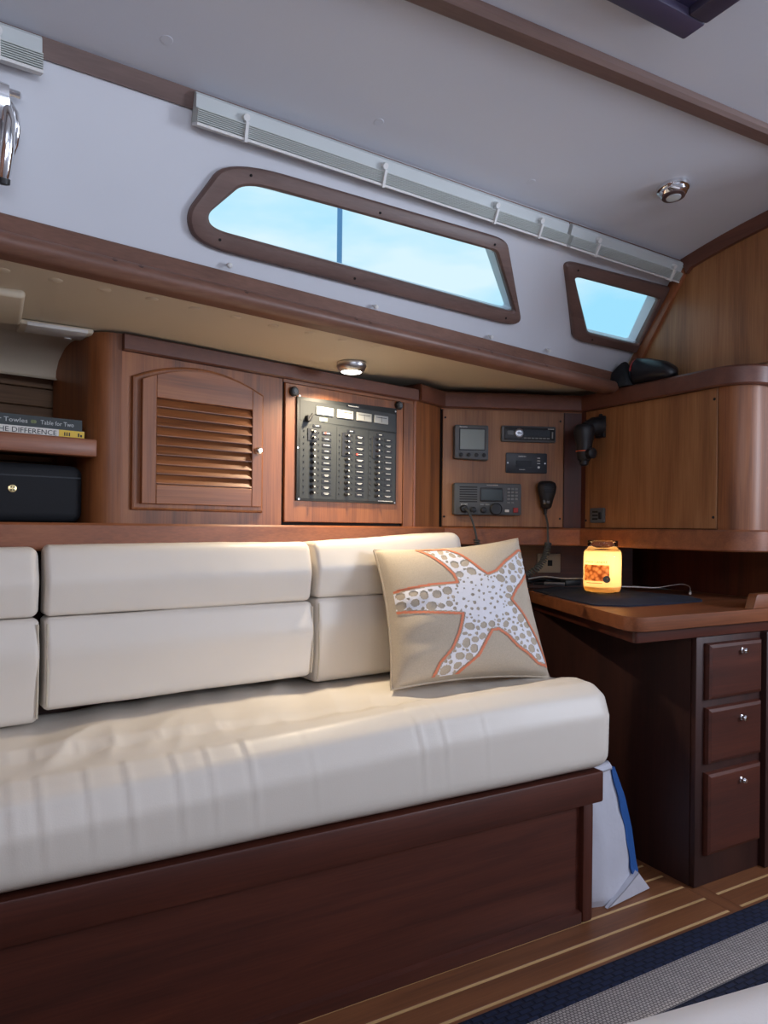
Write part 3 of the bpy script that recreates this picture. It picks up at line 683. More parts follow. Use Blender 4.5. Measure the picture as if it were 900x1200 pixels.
def helix(p0, p1, r, turns, n=12):
    p0, p1 = Vector(p0), Vector(p1); d = (p1-p0); t = d.normalized(); u = t.orthogonal().normalized(); v = t.cross(u)
    return [p0+d*(k/(turns*n))+(u*math.cos(2*math.pi*k/n)+v*math.sin(2*math.pi*k/n))*r for k in range(turns*n+1)]
def smooth_path(pts, n=6):
    P = [Vector(p) for p in pts]; out = []
    for i in range(len(P)-1):
        a, b, c, d = P[max(i-1, 0)], P[i], P[i+1], P[min(i+2, len(P)-1)]
        for k in range(n):
            t = k/n; out.append(.5*((2*b)+(c-a)*t+(2*a-5*b+4*c-d)*t*t+(3*b-a-3*c+d)*t**3))
    return out+[P[-1]]
cordm = bsdf('cord_rubber', sRGB(58, 60, 60), .55)
s0 = -.117
mk('cord', G().tube(smooth_path([(-w*.36, -.040, h*.19), (-.075, -.056, .012), (-.062, -.06, -.018), (-.050, -.062, -.06), (-.046, -.062, -.085)]), .0036, 8), cordm, t, 60)
mk('coiled_cord', G().tube(helix((-.046, -.062, -.082), (-.033, -.062, -.19), .0085, 14), .0026, 6), cordm, t, 60)
# hand microphone
t, w, h = dev('hand_microphone', 'black hand microphone with coiled cord beside the marine radio', 'microphone', .330, .398, 1.066, 1.161)
secs = [(0, .012, .012), (.006, .018, .016), (.03, .0225, .019), (.055, .030, .022), (.075, .0335, .022), (.088, .030, .020), (.0945, .020, .014), (.096, .010, .008)]
mk('body', G().loft([[(wx*math.cos(a), -.004-dy+dy*math.sin(a)*1.0, z_) for a in [2*math.pi*k/20 for k in range(20)]] for z_, wx, dy in secs]), blackp, t, 60)
for k in range(6): mk('grille_slot', G().box(-.017+.0006*abs(k-2)**2, .017-.0006*abs(k-2)**2, -.0485, -.045, .053+.0055*k, .0555+.0055*k), blackm, t)
mk('talk_key', G().box(-.006, .006, -.041, -.035, .018, .032, .002), charcoal, t); mk('talk_key', G().box(-.017, -.0075, -.039, -.033, .016, .030, .002), charcoal, t)
mk('strain_relief', G().tube([(0, -.012, .003), (0, -.012, -.016), (0, -.012, -.02)], [.0075, .0055, .004], 10), blackp, t)
mk('cord', G().tube(smooth_path([(0, -.012, -.015), (.002, -.03, -.05), (-.002, -.045, -.085), (-.004, -.055, -.12)]), .0036, 8), cordm, t, 60)
hp_ = smooth_path([(-.004, -.055, -.115), (-.014, -.06, -.155), (-.04, -.065, -.195), (-.085, -.07, -.225)], 40)
hx = []
for i, p in enumerate(hp_):
    tt = (hp_[min(i+1, len(hp_)-1)]-hp_[max(i-1, 0)]).normalized(); uu = Vector((0, 1, 0)); vv = tt.cross(uu); a = 2*math.pi*i/6
    hx.append(p+uu*.0095*math.cos(a)+vv*.0095*math.sin(a))
mk('coiled_cord', G().tube(hx, .0030, 6), cordm, t, 60)

# ================================================================== side cabinet (facing the settee)
sc_ = thing('side_cabinet', 'cherry cabinet with plain screwed panel and rounded corner at right', 'cabinet', FW3 @ T(.27, 0, 1.0))
def r3(g): return g.xf(T(-.27, 0, -1.0))
mk('back', r3(G().box(0, .53, .004, .02, 1.0, 1.406)), gap, sc_)
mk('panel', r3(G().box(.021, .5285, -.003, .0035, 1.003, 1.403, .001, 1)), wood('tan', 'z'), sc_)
mk('edge_strip', r3(G().box(-.002, .0195, -.003, .0035, 1.001, 1.405)), wood('deep', 'z'), sc_)
M3i = (FW3 @ T(.27, 0, 1.0)).inverted()
out = [Vector((1.80, 1.2995))]+[Vector(p) for p in arc[1:]]+[Vector((2.9, 1.22))]
col = [tuple(p) for p in out]+[(2.9, 1.245), (1.885, 1.245), (1.835, 1.2995)]
mk('rounded_corner', G().prism(col, 1.001, 1.405, 'z').xf(M3i), che_z, sc_, 40)
bt = [tuple(A1+Vector((.01, .03))), tuple(A2+Vector((0, .03))), (1.83, 1.85), (1.83, 1.31), (1.9, 1.25), (2.9, 1.25), (2.9, 2.45), (1.2, 2.45)]
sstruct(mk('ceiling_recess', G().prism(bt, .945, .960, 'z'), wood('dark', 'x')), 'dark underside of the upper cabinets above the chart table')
for s_, z_ in ((.024, 1.372), (.519, 1.372), (.519, 1.036), (.026, 1.028)):
    mk('screw', r3(G().lathe([(.0042, -.003), (.0034, -.0048)], (s_, 0, z_), 'y', 10)), blackm, sc_)
# swivel bracket
sbk = thing('swivel_bracket', 'black swivel bracket with an orange ring on the side cabinet', 'bracket', FW3 @ T(.105, -.0035, 1.30))
mk('wall_plate', G().box(-.030, .010, -.012, 0, .005, .078, .003), blackp, sbk)
mk('plate_tab', G().box(-.016, -.006, -.010, 0, .077, .086, .002), blackp, sbk)
mk('elbow', G().tube([(-.010, -.008, .042), (-.014, -.035, .044), (-.020, -.06, .030)], [.032, .030, .026], 16), blackp, sbk, 60)
bc = Vector((-.018, -.072, .0))
mk('barrel', G().lathe([(.018, -.075), (.022, -.07), (.026, -.052), (.0265, -.02), (.031, .0), (.034, .02), (.0335, .036), (.028, .044)], tuple(bc), 'z', 24), blackp, sbk, 40)
mk('orange_ring', G().lathe([(.0268, -.045), (.0272, -.0415)], tuple(bc), 'z', 24), bsdf('orange_rubber', sRGB(214, 92, 48), .5), sbk)
mk('side_knuckle', G().lathe([(.014, .012), (.018, .016), (.018, .034), (.013, .038)], (bc.x+.006, bc.y, -.052), 'x', 18), blackp, sbk, 40)
mk('tip', G().lathe([(.008, -.092), (.014, -.088), (.016, -.074)], tuple(bc), 'z', 18), blackp, sbk, 40)
# usb socket
us = thing('usb_socket', 'small black socket plate low on the side cabinet panel', 'socket', FW3 @ T(.082, -.0035, 1.020))
mk('plate', G().prism(rounded([(-.032, 0), (.032, 0), (.032, .050), (-.032, .050)], .005, 3), -.006, 0, 'y', .002), charcoal, us)
for k in range(3): mk('port', G().box(-.02, .004, -.0068, -.0055, .010+.012*k, .016+.012*k), blackm, us)
mk('toggle', G().box(.010, .022, -.010, -.005, .012, .036, .002), blackp, us)
# pouches on the ledge
gl = bsdf('black_glossy_fabric', sRGB(22, 24, 30), .35)
p1 = thing('soft_pouch', 'black peaked soft pouch on the ledge below the small window', 'pouch', T(1.795, 1.665, 1.4585))
def blob(secs, n=20): return G().loft([[(x, y0+hy*math.copysign(abs(math.cos(a))**.7, math.cos(a)), max(0.0, z0+hz*math.copysign(abs(math.sin(a))**.7, math.sin(a)))) for a in [2*math.pi*k/n for k in range(n)]] for x, y0, z0, hy, hz in secs])
mk('body', G().loft([[(cx_+hx_*math.copysign(abs(math.cos(a))**.6, math.cos(a)), cy_+hy_*math.copysign(abs(math.sin(a))**.6, math.sin(a)), z_) for a in [2*math.pi*k/20 for k in range(20)]] for z_, cx_, cy_, hx_, hy_ in ((0, 0, 0, .034, .070), (.012, 0, .0, .035, .072), (.04, 0, -.012, .028, .044), (.065, 0, -.020, .018, .022), (.080, 0, -.026, .010, .008), (.083, 0, -.028, .004, .003))]), blackm, p1, 60)
p2 = thing('glasses_case', 'glossy black hard case with red zip seam on the ledge', 'case', T(1.797, 1.525, 1.4585) @ Matrix.Rotation(math.radians(-90), 4, 'Z'))
mk('shell', blob([(-.078, 0, .036, .004, .006), (-.072, 0, .038, .026, .034), (-.05, 0, .042, .034, .041), (0, 0, .036, .034, .036), (.05, 0, .027, .030, .027), (.075, 0, .018, .022, .018), (.085, 0, .016, .004, .004)]), gl, p2, 70)
mk('zip_seam', G().tube([(-.062, .0345*math.cos(a), .040+.0405*math.sin(a)) for a in [math.pi*k/12 for k in range(13)]], .0028, 8), redm, p2)

# ================================================================== bookshelf at left
bsf = thing('book_shelf', 'dark wooden shelf board with books at the left edge', 'shelf', FW1 @ T(-.2, .05, 1.15))
mk('board', G().box(-.8, .137, -.02, .24, .017, .035), wood('deep', 'x'), bsf)
mk('front_fiddle', G().box(-.8, .146, -.05, -.0205, 0, .040, .004), wood('rail', 'x'), bsf)
wl = struct('wall_left_hull', 'grey-brown planked hull lining behind the books', FW1 @ T(-.2, .33, 1.0)); 
for k in range(8):
    mk('plank', G().box(-.75, .16, 0, .012, .012+.048*k, .012+.048*k+.046, .002, 1), wood('plank', 'x'), wl)
mk('backing', G().box(-.75, .16, .013, .02, 0, .44), gap, wl)
def book(name, label, x0, x1, y0, y1, z0, z1, covm, pagem, rot=0):
    t = thing(name, label, 'book', FW1 @ T(x1, y0, z0) @ Matrix.Rotation(rot, 4, 'Z')); w = x1-x0; d = y1-y0; h = z1-z0
    mk('pages', G().box(-w+.004, -.004, .003, d-.003, .002, h-.002), pagem, t)
    mk('cover', G().prism([(0, 0), (d, 0), (d, .002), (.002, .002), (.002, h-.002), (d, h-.002), (d, h), (0, h)], -w, 0, 'x'), covm, t)
    return t, w, h
pages = bsdf('paper_pages', sRGB(214, 206, 186), .9)
t, w, h = book('paperback_book', 'white-spined paperback with a yellow end under the dark novel', -.29, -.072, .034, .17, 1.1895, 1.2085, bsdf('white_cover', sRGB(222, 218, 210), .45), pages, .02)
mk('yellow_end', G().box(-.055, .0004, -.0008, .0002, .0003, h-.0003), bsdf('yellow_print', sRGB(228, 190, 58), .5), t, 0)
mk('red_edge', G().box(-w, -.055, -.0009, .0002, .0002, .0030), redm, t, 0)
tx = text('ALL THE DIFFERENCE', .0155, .0002).xf(UPR)
xm = max(p[0] for p in tx.v); mk('spine_title', tx.xf(Matrix.Diagonal((.160/xm, 1, 1, 1))).xf(T(-.220, -.0004, .0050)), ink, t, 0)
for k, (x, ww, hh) in enumerate(((-.044, .0025, .008), (-.039, .0025, .008), (-.034, .0025, .008), (-.014, .003, .008), (-.009, .004, .005))):
    mk('spine_mark', G().box(x, x+ww, -.0012, -.0002, .006, .006+hh), ink, t, 0)
t, w, h = book('novel_book', 'dark green-black hardback novel on top of the white paperback', -.30, -.078, .030, .18, 1.2087, 1.2330, bsdf('dark_green_cover', sRGB(24, 34, 34), .4), pages, -.015)
silver = bsdf('silver_foil', sRGB(190, 192, 190), .45)
tx = text('Amor Towles', .0135, .0002).xf(UPR); xm = max(p[0] for p in tx.v); mk('spine_author', tx.xf(Matrix.Diagonal((.090/xm, 1, 1, 1))).xf(T(-.204, -.0004, .0075)), silver, t, 0)
tx = text('Table for Two', .0135, .0002).xf(UPR); xm = max(p[0] for p in tx.v); mk('spine_title', tx.xf(Matrix.Diagonal((.070/xm, 1, 1, 1))).xf(T(-.088, -.0004, .0075)), silver, t, 0)
for dx in (0, .004): mk('spine_emblem', G().lathe([(.004, -.0008), (.004, 0)], (-.104+dx, 0, .0115), 'y', 10), bsdf('gold_foil', sRGB(110, 120, 70), .4), t, 0)
# black case on the lower shelf
bg = thing('black_case', 'black soft case with a round gold emblem under the bookshelf', 'case', FW1 @ T(-.2, .06, 1.0022))
mk('body', G().box(-.20, .138, 0, .13, .0, .130, .022, 4), blackm, bg, 50)
mk('lid_seam', G().box(-.198, .130, -.0012, .003, .100, .103), bsdf('case_piping', sRGB(34, 38, 44), .6), bg)
goldm = bsdf('gold_badge', (.75, .6, .3, 1), .3, metal=1)
em = mk('emblem', G().lathe([(.0085, .001), (.0085, -.0022), (.006, -.003)], (-.014, 0, .072), 'y', 20), goldm, bg)
for a in range(4): mk('emblem_petal', G().lathe([(.0016, -.0028), (.0016, -.0042)], (-.014+.004*math.cos(a*1.57+.78), 0, .072+.004*math.sin(a*1.57+.78)), 'y', 8), ink, em)
la = mk('wood_lath', G().box(-.044, -.036, .055, .065, 1.0015, 1.115, .001, 1), wood('plank', 'z')); la.matrix_world = FW1; tag(la, 'thin upright brown lath between the black case and the cabinet', 'lath')

# ================================================================== settee
YF = lambda X: 1.582+.127*X
st = thing('settee_plinth', 'dark varnished settee base with framed front panel', 'settee base', T(.4, 1.33, 0))
def s_(g): return g.xf(T(-.4, -1.33, 0))
dx_, dz_ = wood('deep', 'x'), wood('deep', 'z')
mk('front_panel', s_(G().box(-.7, 1.318, 1.334, 1.35, .03, .31)), dx_, st)
mk('top_rail', s_(G().box(-.7, 1.372, 1.305, 1.345, .305, .3845, .006)), dx_, st)
mk('corner_post', s_(G().box(1.316, 1.352, 1.318, 1.36, .002, .3045, .008)), dz_, st)
mk('toe_rail', s_(G().prism([(1.322, .002), (1.350, .002), (1.350, .026), (1.334, .034), (1.322, .030)], -.7, 1.3155, 'x')), dx_, st)
mk('end_panel', s_(G().box(1.335, 1.35, 1.3605, 2.3, .002, .3845)), wood('dark', 'y'), st)
mk('seat_board', s_(G().prism([(-.7, 1.346), (1.35, 1.346), (1.35, 1.96), (-.7, 1.54)], .368, .3845, 'z')), wood('dark', 'x'), st)
def resamp_closed(pts, n):
    P = [Vector(p) for p in pts]; L = [0]
    for i in range(len(P)): L.append(L[-1]+(P[(i+1) % len(P)]-P[i]).length)
    out = []; j = 0
    for k in range(n):
        d = L[-1]*k/n
        while L[j+1] < d: j += 1
        t = (d-L[j])/max(1e-9, L[j+1]-L[j]); out.append(P[j % len(P)].lerp(P[(j+1) % len(P)], t))
    return out
def cushion(secf, x0, x1, r0, r1, nx, ns, disp=None):
    """secf(X) -> closed section [(y,z)]; ends rounded by r0, r1"""
    xs = []
    for k in range(9): a = math.pi/2*k/8; xs.append((x0+r0*(1-math.cos(a)), r0*(1-math.sin(a))))
    for k in range(1, nx): xs.append((x0+r0+(x1-r1-x0-r0)*k/nx, 0))
    for k in range(9): a = math.pi/2*(1-k/8); xs.append((x1-r1*(1-math.cos(a)), r1*(1-math.sin(a))))
    rings = []
    for X, ins in xs:
        S_ = resamp_closed(secf(X), ns); n = len(S_); ring = []
        area_ = sum(S_[i].x*S_[(i+1) % n].y-S_[(i+1) % n].x*S_[i].y for i in range(n))
        for i in range(n):
            t = (S_[(i+1) % n]-S_[i-1]).normalized(); nn = Vector((t.y, -t.x)) if area_ > 0 else Vector((-t.y, t.x))
            p = S_[i]-nn*ins; dd = disp(X, p.x, p.y, nn) if disp else 0
            ring.append((X, p.x+nn.x*dd, p.y+nn.y*dd))
        rings.append(ring)
    return G().loft(rings)
def ridge_z(X):
    a = [(-2, .552), (0, .562), (.3, .572), (.6, .586), (.85, .600), (1.1, .607), (1.5, .605)]
    for (xa, za), (xb, zb) in zip(a, a[1:]):
        if xa <= X <= xb: return za+(zb-za)*(X-xa)/(xb-xa)
    return a[-1][1]
def seat_sec(X):
    rz = ridge_z(X); yb = 1.731+.227*(X-.263)+.045
    pts = [(yb, .388), (1.325, .388), (1.283, .41), (1.280, rz-.075), (1.300, rz-.022), (1.340, rz+.001), (1.385, rz), (1.43, .5*(rz-.010)+.5*.578), (1.47, .582), (yb, .580)]
    return rounded(pts, [.02, .04, .04, .03, .02, .03, .03, .03, .03, .03], 5)
def gauss(x, c, w): return math.exp(-((x-c)/w)**2)
creases = [(.03, .010, .5), (.075, .008, .6), (.15, .007, .5), (.215, .009, .7), (.30, .008, .6), (.36, .006, .45), (.435, .007, .6), (.56, .008, .25), (.81, .006, .5), (.87, .006, .35), (.98, .006, .2)]
def seat_disp(X, y, z, n):
    d = .0012*noise.noise((X*4, y*4, z*4))
    if n.x < -.2 or (n.y > .2 and y < 1.36):     # front face: vertical pulls
        fade = min(1, max(0, (z-.40)/.12))
        for c, w, s in creases:
            cc = c+(.58-z)*.10
            d += fade*s*(.0030*gauss(X, cc, w*.8)-.0022*gauss(X, cc-.010, w))
    if n.y > .5 and y > 1.36:                      # top: slanted folds
        k = min(1, (y-1.36)/.05)
        q = X-.35*(y-1.45)
        amp = .0075*min(1, max(.3, 1.5-X*1.2))
        v = noise.noise((q*9.0, y*2.2, 3.1)); d += k*amp*(1-abs(v)*2.2)
        d += k*.003*noise.noise((X*6, y*6, 9))
        if X > 1.05: d += k*.010*gauss(X, 1.30, .10)*min(1, max(0, (1.62-y)/.1))
    return d
sea = mk('seat_cushion', cushion(seat_sec, -.7, 1.392, .03, .05, 330, 150, seat_disp), vinyl, smooth=80)
tag(sea, 'long cream vinyl seat cushion with padded front roll', 'seat cushion')
# backrests in the slanted frame
FB = frame((0, 1.582), (1, .127)); cb = math.cos(math.atan(.127))
def backrest(label, X0, X1, zb, seam, ztop0, ztop1, rounded_end=.02):
    x0, x1 = X0/cb, X1/cb; xm = (x0+x1)/2
    t = thing('backrest_cushion', label, 'backrest', FB @ T(xm, 0, zb), 'settee backrest cushions')
    def bk(X): return max(.034, .058+.1*X)
    def lower(X):
        return rounded([(.012, zb), (bk(X), zb), (bk(X), seam), (.010, seam), (-.006, seam-.07)], [.022, .01, .006, .014, .10], 5)
    def upper(X):
        zt = ztop0+(ztop1-ztop0)*(X-x0)/(x1-x0)
        return rounded([(.012, seam+.0005), (bk(X), seam+.0005), (bk(X), zt-.004), (.020, zt+.001), (-.002, (seam+zt)/2)], [.014, .006, .025, .030, .06], 5)
    def dd(X, y, z, n): return .0015*noise.noise((X*5, y*8, z*7))+.0006*noise.noise((X*25, z*20, 4))
    lp = mk('lower_pad', cushion(lower, x0, x1, .012, .012, 60, 80, dd).xf(T(-xm, 0, -zb)), vinyl, t, 80)
    up = mk('upper_pad', cushion(upper, x0, x1, .012, rounded_end, 60, 80, dd).xf(T(-xm, 0, -zb)), vinyl, t, 80)
    for s, xx in ((1, x0+.004), (-1, x1-.004)):
        mk('piping', G().tube(smooth_path([(xx-xm, .008, .012), (xx-xm, .0005, (seam-zb)*.4), (xx-xm, .0045, seam-zb-.012)], 6), .0022, 6), vinyl_pipe, lp)
backrest('cream vinyl backrest cushion cut by the left edge of the picture', -.42, .091, .590, .806, .950, .953)
backrest('wide cream vinyl backrest cushion in the middle, raised above the seat', .101, .728, .612, .806, .957, .959)
backrest('cream vinyl backrest cushion behind the starfish pillow', .740, 1.262, .592, .812, .958, .987, .05)

# ================================================================== starfish pillow
TLc, TRc, BLc, BRc = Vector((.898, 1.672, .936)), Vector((1.331, 1.605, .968)), Vector((.868, 1.520, .598)), Vector((1.335, 1.472, .594))
ctr = (TLc+TRc+BLc+BRc)/4
nrm = (TRc-BLc).cross(TLc-BRc).normalized(); nrm = nrm if nrm.y < 0 else -nrm
plw = thing('throw_pillow', 'beige linen throw pillow with a white and coral starfish', 'pillow', T(*ctr))
TLn, TRn, BLn, BRn, CN, NN = [np.array(v) for v in (TLc, TRc, BLc, BRc, ctr, nrm)]
def pil(u, v, side, extra=0.):
    """u right 0..1, v down 0..1 (arrays)"""
    a = 2*u-1; b = 2*v-1
    a2 = a*(1-.075*(1-b*b)**1.0); b2 = b*(1-.075*(1-a*a))
    uu = (a2+1)/2; vv = (b2+1)/2
    P = (TLn*((1-uu)*(1-vv))[..., None]+TRn*(uu*(1-vv))[..., None]+BLn*((1-uu)*vv)[..., None]+BRn*(uu*vv)[..., None])
    h = np.sqrt(np.clip((1-np.abs(a)**2.6)*(1-np.abs(b)**2.6), 0, 1))
    th = .082*h**.8
    wr = .0012*h*np.sin(9*a+4*b+2*np.sin(5*b))*np.exp(-((np.abs(a)-.75)/.25)**2)+.0028*np.sin(16*b+3*a)*np.exp(-((a+.72)/.2)**2)*np.clip(h*2, 0, 1)*(b > -.3)
    wr = wr-.008*np.exp(-((a-.25)/.16)**2-((b+.9)/.22)**2)*np.clip(h*3, 0, 1)
    return P+NN*(side*(th+wr+extra))[..., None]-CN
N_ = 60
gu, gv = np.meshgrid(np.linspace(0, 1, N_+1), np.linspace(0, 1, N_+1))
front = pil(gu, gv, 1); back = pil(gu, gv, -1)
mk('pillow_body', G().grid(front.tolist()).grid(back.tolist()), linen, plw, 75)
edge = [(k/40, 0) for k in range(41)]+[(1, k/40) for k in range(1, 41)]+[(1-k/40, 1) for k in range(1, 41)]+[(0, 1-k/40) for k in range(1, 41)]
ep = pil(np.array([e[0] for e in edge]), np.array([e[1] for e in edge]), 1)
mk('welt_piping', G().tube([tuple(p) for p in ep], .0035, 6), linen, plw, 60)
# star outline in pillow coordinates, from its drawing
C4 = [(60, 115), (715, 55), (835, 715), (115, 775)]
def uvof(x, y):
    u, v = .5, .5
    for _ in range(12):
        f = np.array(C4[0])*(1-u)*(1-v)+np.array(C4[1])*u*(1-v)+np.array(C4[2])*u*v+np.array(C4[3])*(1-u)*v-np.array((x, y))
        du = (np.array(C4[1])-np.array(C4[0]))*(1-v)+(np.array(C4[2])-np.array(C4[3]))*v; dv = (np.array(C4[3])-np.array(C4[0]))*(1-u)+(np.array(C4[2])-np.array(C4[1]))*u
        s = np.linalg.solve(np.array([du, dv]).T, -f); u += s[0]; v += s[1]
    return (u, v)
star_px = [(215, 122), (262, 165), (305, 215), (345, 270), (357, 310), (240, 322), (70, 352), (85, 445), (120, 447), (250, 460), (375, 468), (360, 545), (330, 630), (285, 690), (262, 790), (330, 790), (400, 712), (455, 660), (485, 595), (512, 545), (545, 538), (590, 565), (640, 610), (700, 640), (755, 674), (818, 676), (790, 625), (755, 560), (690, 465), (622, 388), (655, 335), (735, 248), (755, 190), (740, 130), (690, 130), (600, 195), (550, 245), (505, 264), (470, 235), (430, 190), (390, 150), (340, 118)]
star = np.array([uvof(*p) for p in star_px])
NF = 190
cu, cv = np.meshgrid((np.arange(NF)+.5)/NF, (np.arange(NF)+.5)/NF)
def sdf(x, y, poly):
    d = np.full(x.shape, 9.); ins = np.zeros(x.shape, bool); n = len(poly)
    for i in range(n):
        a, b = poly[i-1], poly[i]; e = b-a; t = np.clip(((x-a[0])*e[0]+(y-a[1])*e[1])/(e@e), 0, 1)
        d = np.minimum(d, np.hypot(x-a[0]-t*e[0], y-a[1]-t*e[1]))
        c = ((a[1] > y) != (b[1] > y)) & (x < (b[0]-a[0])*(y-a[1])/((b[1]-a[1]) or 1e-9)+a[0]); ins ^= c
    return np.where(ins, d, -d)
sd = sdf(cu, cv, star)
rim = (cu > .02) & (cu < .98) & (cv > .02) & (cv < .98)
appl = (sd > .016) & rim; outl = (np.abs(sd) < .0085) & rim
rs = np.random.RandomState(4); dots = []
cxy = np.array(uvof(465, 385))
tries = 0; PR = rs.rand(16001, 2); SD1 = sdf(PR[:, 0], PR[:, 1], star)
while tries < 16000:
    tries += 1; big = tries < 7000
    p = PR[tries]; s1 = SD1[tries]
    if s1 < .022: continue
    dist = np.hypot(*(p-cxy))
    if big:
        if dist < .20 or s1 > .080: continue
        r = .021+.012*rs.rand()
    else: r = (.0055+.0075*rs.rand()) if dist < .19 else (.008+.009*rs.rand())
    if s1-r < .010: continue
    if all(np.hypot(p[0]-q[0], p[1]-q[1]) > r+q[2]+(.0065 if dist > .17 else .018) for q in dots): dots.append((p[0], p[1], r, .8+.4*rs.rand(), rs.rand()*3.1))
for q in dots:
    dx, dy = cu-q[0], cv-q[1]; c, s = math.cos(q[4]), math.sin(q[4]); appl &= ~((((dx*c+dy*s)*q[3])**2+((-dx*s+dy*c)/q[3])**2) < q[2]**2)
su, sv = np.meshgrid(np.linspace(0, 1, NF+1), np.linspace(0, 1, NF+1))
def cells(mask, extra):
    pts = pil(su, sv, 1, extra).reshape(-1, 3); idx = np.argwhere(mask); m = NF+1
    F_ = np.stack([idx[:, 0]*m+idx[:, 1], idx[:, 0]*m+idx[:, 1]+1, (idx[:, 0]+1)*m+idx[:, 1]+1, (idx[:, 0]+1)*m+idx[:, 1]], 1)
    used, inv = np.unique(F_, return_inverse=True)
    return G().add(pts[used].tolist(), inv.reshape(-1, 4).tolist())
mk('starfish_applique', cells(appl, .0016), thread_white, plw, 75, recalc=False)
mk('starfish_outline', cells(outl, .0020), thread_coral, plw, 75, recalc=False)

# ================================================================== chart table and drawers
nd = wood('deep', 'z'); ndx = wood('deep', 'x'); nk = wood('dark', 'z')  # the cabinet's shade is put into these darker timber tones
nc = thing('drawer_cabinet', 'dark wooden cabinet with three drawers under the chart table', 'cabinet', T(1.9, 1.5, 0))
def c_(g): return g.xf(T(-1.9, -1.5, 0))
mk('side_panel', c_(G().box(1.722, 1.74, 1.322, 2.25, .001, .70)), nk, nc)
mk('front_frame', c_(G().box(1.722, 2.012, 1.304, 1.321, .001, .70, .003)), nk, nc)
mk('back', c_(G().box(1.741, 2.3, 2.2, 2.22, .001, .70)), nk, nc)
for z0, z1 in ((.523, .682), (.343, .502), (.088, .320)):
    d = mk('drawer', c_(G().prism([(1.754, z0), (1.996, z0), (1.996, z1), (1.754, z1)], 1.286, 1.3035, 'y', .012)), ndx, nc, 15)
    zk = {.523: .655, .343: .462, .088: .283}[z0]
    mk('knob', c_(G().lathe([(.0085, 1.287), (.009, 1.283), (.006, 1.281), (.006, 1.276), (.0085, 1.272), (.0055, 1.268)], (1.897, 0, zk), 'y', 18)), chrome, d, 40)
pst = mk('corner_stile', c_(G().box(2.0125, 2.10, 1.285, 1.33, .001, .70, .003)), nk, nc)
dk = thing('chart_table', 'varnished wooden chart table with rounded corner', 'table', T(1.9, 1.6, .7))
def t_(g): return g.xf(T(-1.9, -1.6, -.7))
topo = rounded([(1.432, 1.272), (1.925, 1.272), (1.925, 2.4), (1.85, 2.4)], [.045, 0, 0, 0], 8)
topo = rounded([(1.432, 1.272), (2.44, 1.272), (2.44, 2.42), (1.868, 2.42)], [.05, 0, 0, 0], 8)
mk('top', t_(G().prism(topo, .734, .772, 'z', .004)), wood('rail', 'x'), dk, 25)
apr = rounded([(1.468, 1.296), (2.42, 1.296), (2.42, 2.40), (1.888, 2.40)], [.012, 0, 0, 0], 5)
mk('apron', t_(G().prism(apr, .7015, .7335, 'z', .003)), wood('deep', 'x'), dk)
fe = mk('end_fiddle', t_(G().prism(rounded([(1.928, .7725), (2.44, .7725), (2.44, .815), (1.945, .815)], [0, 0, 0, .012], 4), 1.2725, 1.30, 'y', .003)), wood('rail', 'x'), dk)
# dark recess behind the chart table
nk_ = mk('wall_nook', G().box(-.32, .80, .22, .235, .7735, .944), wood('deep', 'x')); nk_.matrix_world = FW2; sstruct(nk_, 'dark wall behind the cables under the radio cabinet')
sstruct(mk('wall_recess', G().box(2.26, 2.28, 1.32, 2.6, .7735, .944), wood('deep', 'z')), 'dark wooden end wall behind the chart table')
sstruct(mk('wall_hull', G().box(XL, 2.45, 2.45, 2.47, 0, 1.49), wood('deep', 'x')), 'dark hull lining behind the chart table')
# outlet
ot = thing('power_outlet', 'beige outlet plate on the dark wall left of the candle', 'outlet', FW2 @ T(0.464, .2195, 0.868))
mk('plate', G().box(-.045, .045, -.008, 0, -.036, .036, .003), bsdf('beige_plastic', sRGB(168, 152, 132), .5), ot)
mk('socket_hole', G().box(-.006, .012, -.0095, -.006, -.010, .012), blackm, ot)
# cloth mat
mp_ = [(1.725, 2.00), (1.615, 1.72), (1.556, 1.53), (1.63, 1.465), (1.80, 1.46), (1.975, 1.475), (2.015, 1.52), (1.98, 1.62), (1.94, 1.80), (1.88, 1.93), (1.80, 1.99)]
def cloth(poly, z0):
    P = rounded(poly, .03, 4); V = [Vector(p) for p in P]; n = len(P); E = [(i, (i+1) % n) for i in range(n)]
    xs = [p[0] for p in P]; y_ = [p[1] for p in P]
    for i in range(1, 40):
        for j in range(1, 50):
            p = (min(xs)+(max(xs)-min(xs))*i/40, min(y_)+(max(y_)-min(y_))*j/50)
            if pip(p, P): V.append(Vector(p))
    v, e, f, _, _, _ = delaunay_2d_cdt(V, E, [], 1, 1e-6)
    hz_ = lambda p: .0185+.003*noise.noise((p.x*14, p.y*14, 1))+.008*gauss(p.x, 1.99, .03)*gauss(p.y, 1.51, .05)
    Pn = np.array(P)
    def bd(p): return abs(sdf(np.array([p.x]), np.array([p.y]), Pn)[0])
    def sm(p): t = min(1, bd(p)/.07); return .22+.78*t*t*(3-2*t)
    up = [(p.x, p.y, z0+hz_(p)*sm(p)) for p in v]; dn = [(p.x, p.y, z0) for p in v]; g = G(); m = len(v)
    g.add(up+dn, [tuple(q) for q in f]+[tuple(i+m for i in reversed(q)) for q in f])
    cnt = {}
    for q in f:
        for a, b in zip(q, tuple(q[1:])+(q[0],)): cnt[(a, b)] = 1
    for (a, b) in list(cnt):
        if (b, a) not in cnt: g.f.append((a, b, b+m, a+m))
    return g
ma = mk('table_mat', cloth(mp_, .7725), navy, smooth=60); tag(ma, 'rumpled navy cloth mat on the chart table under the candle', 'mat')
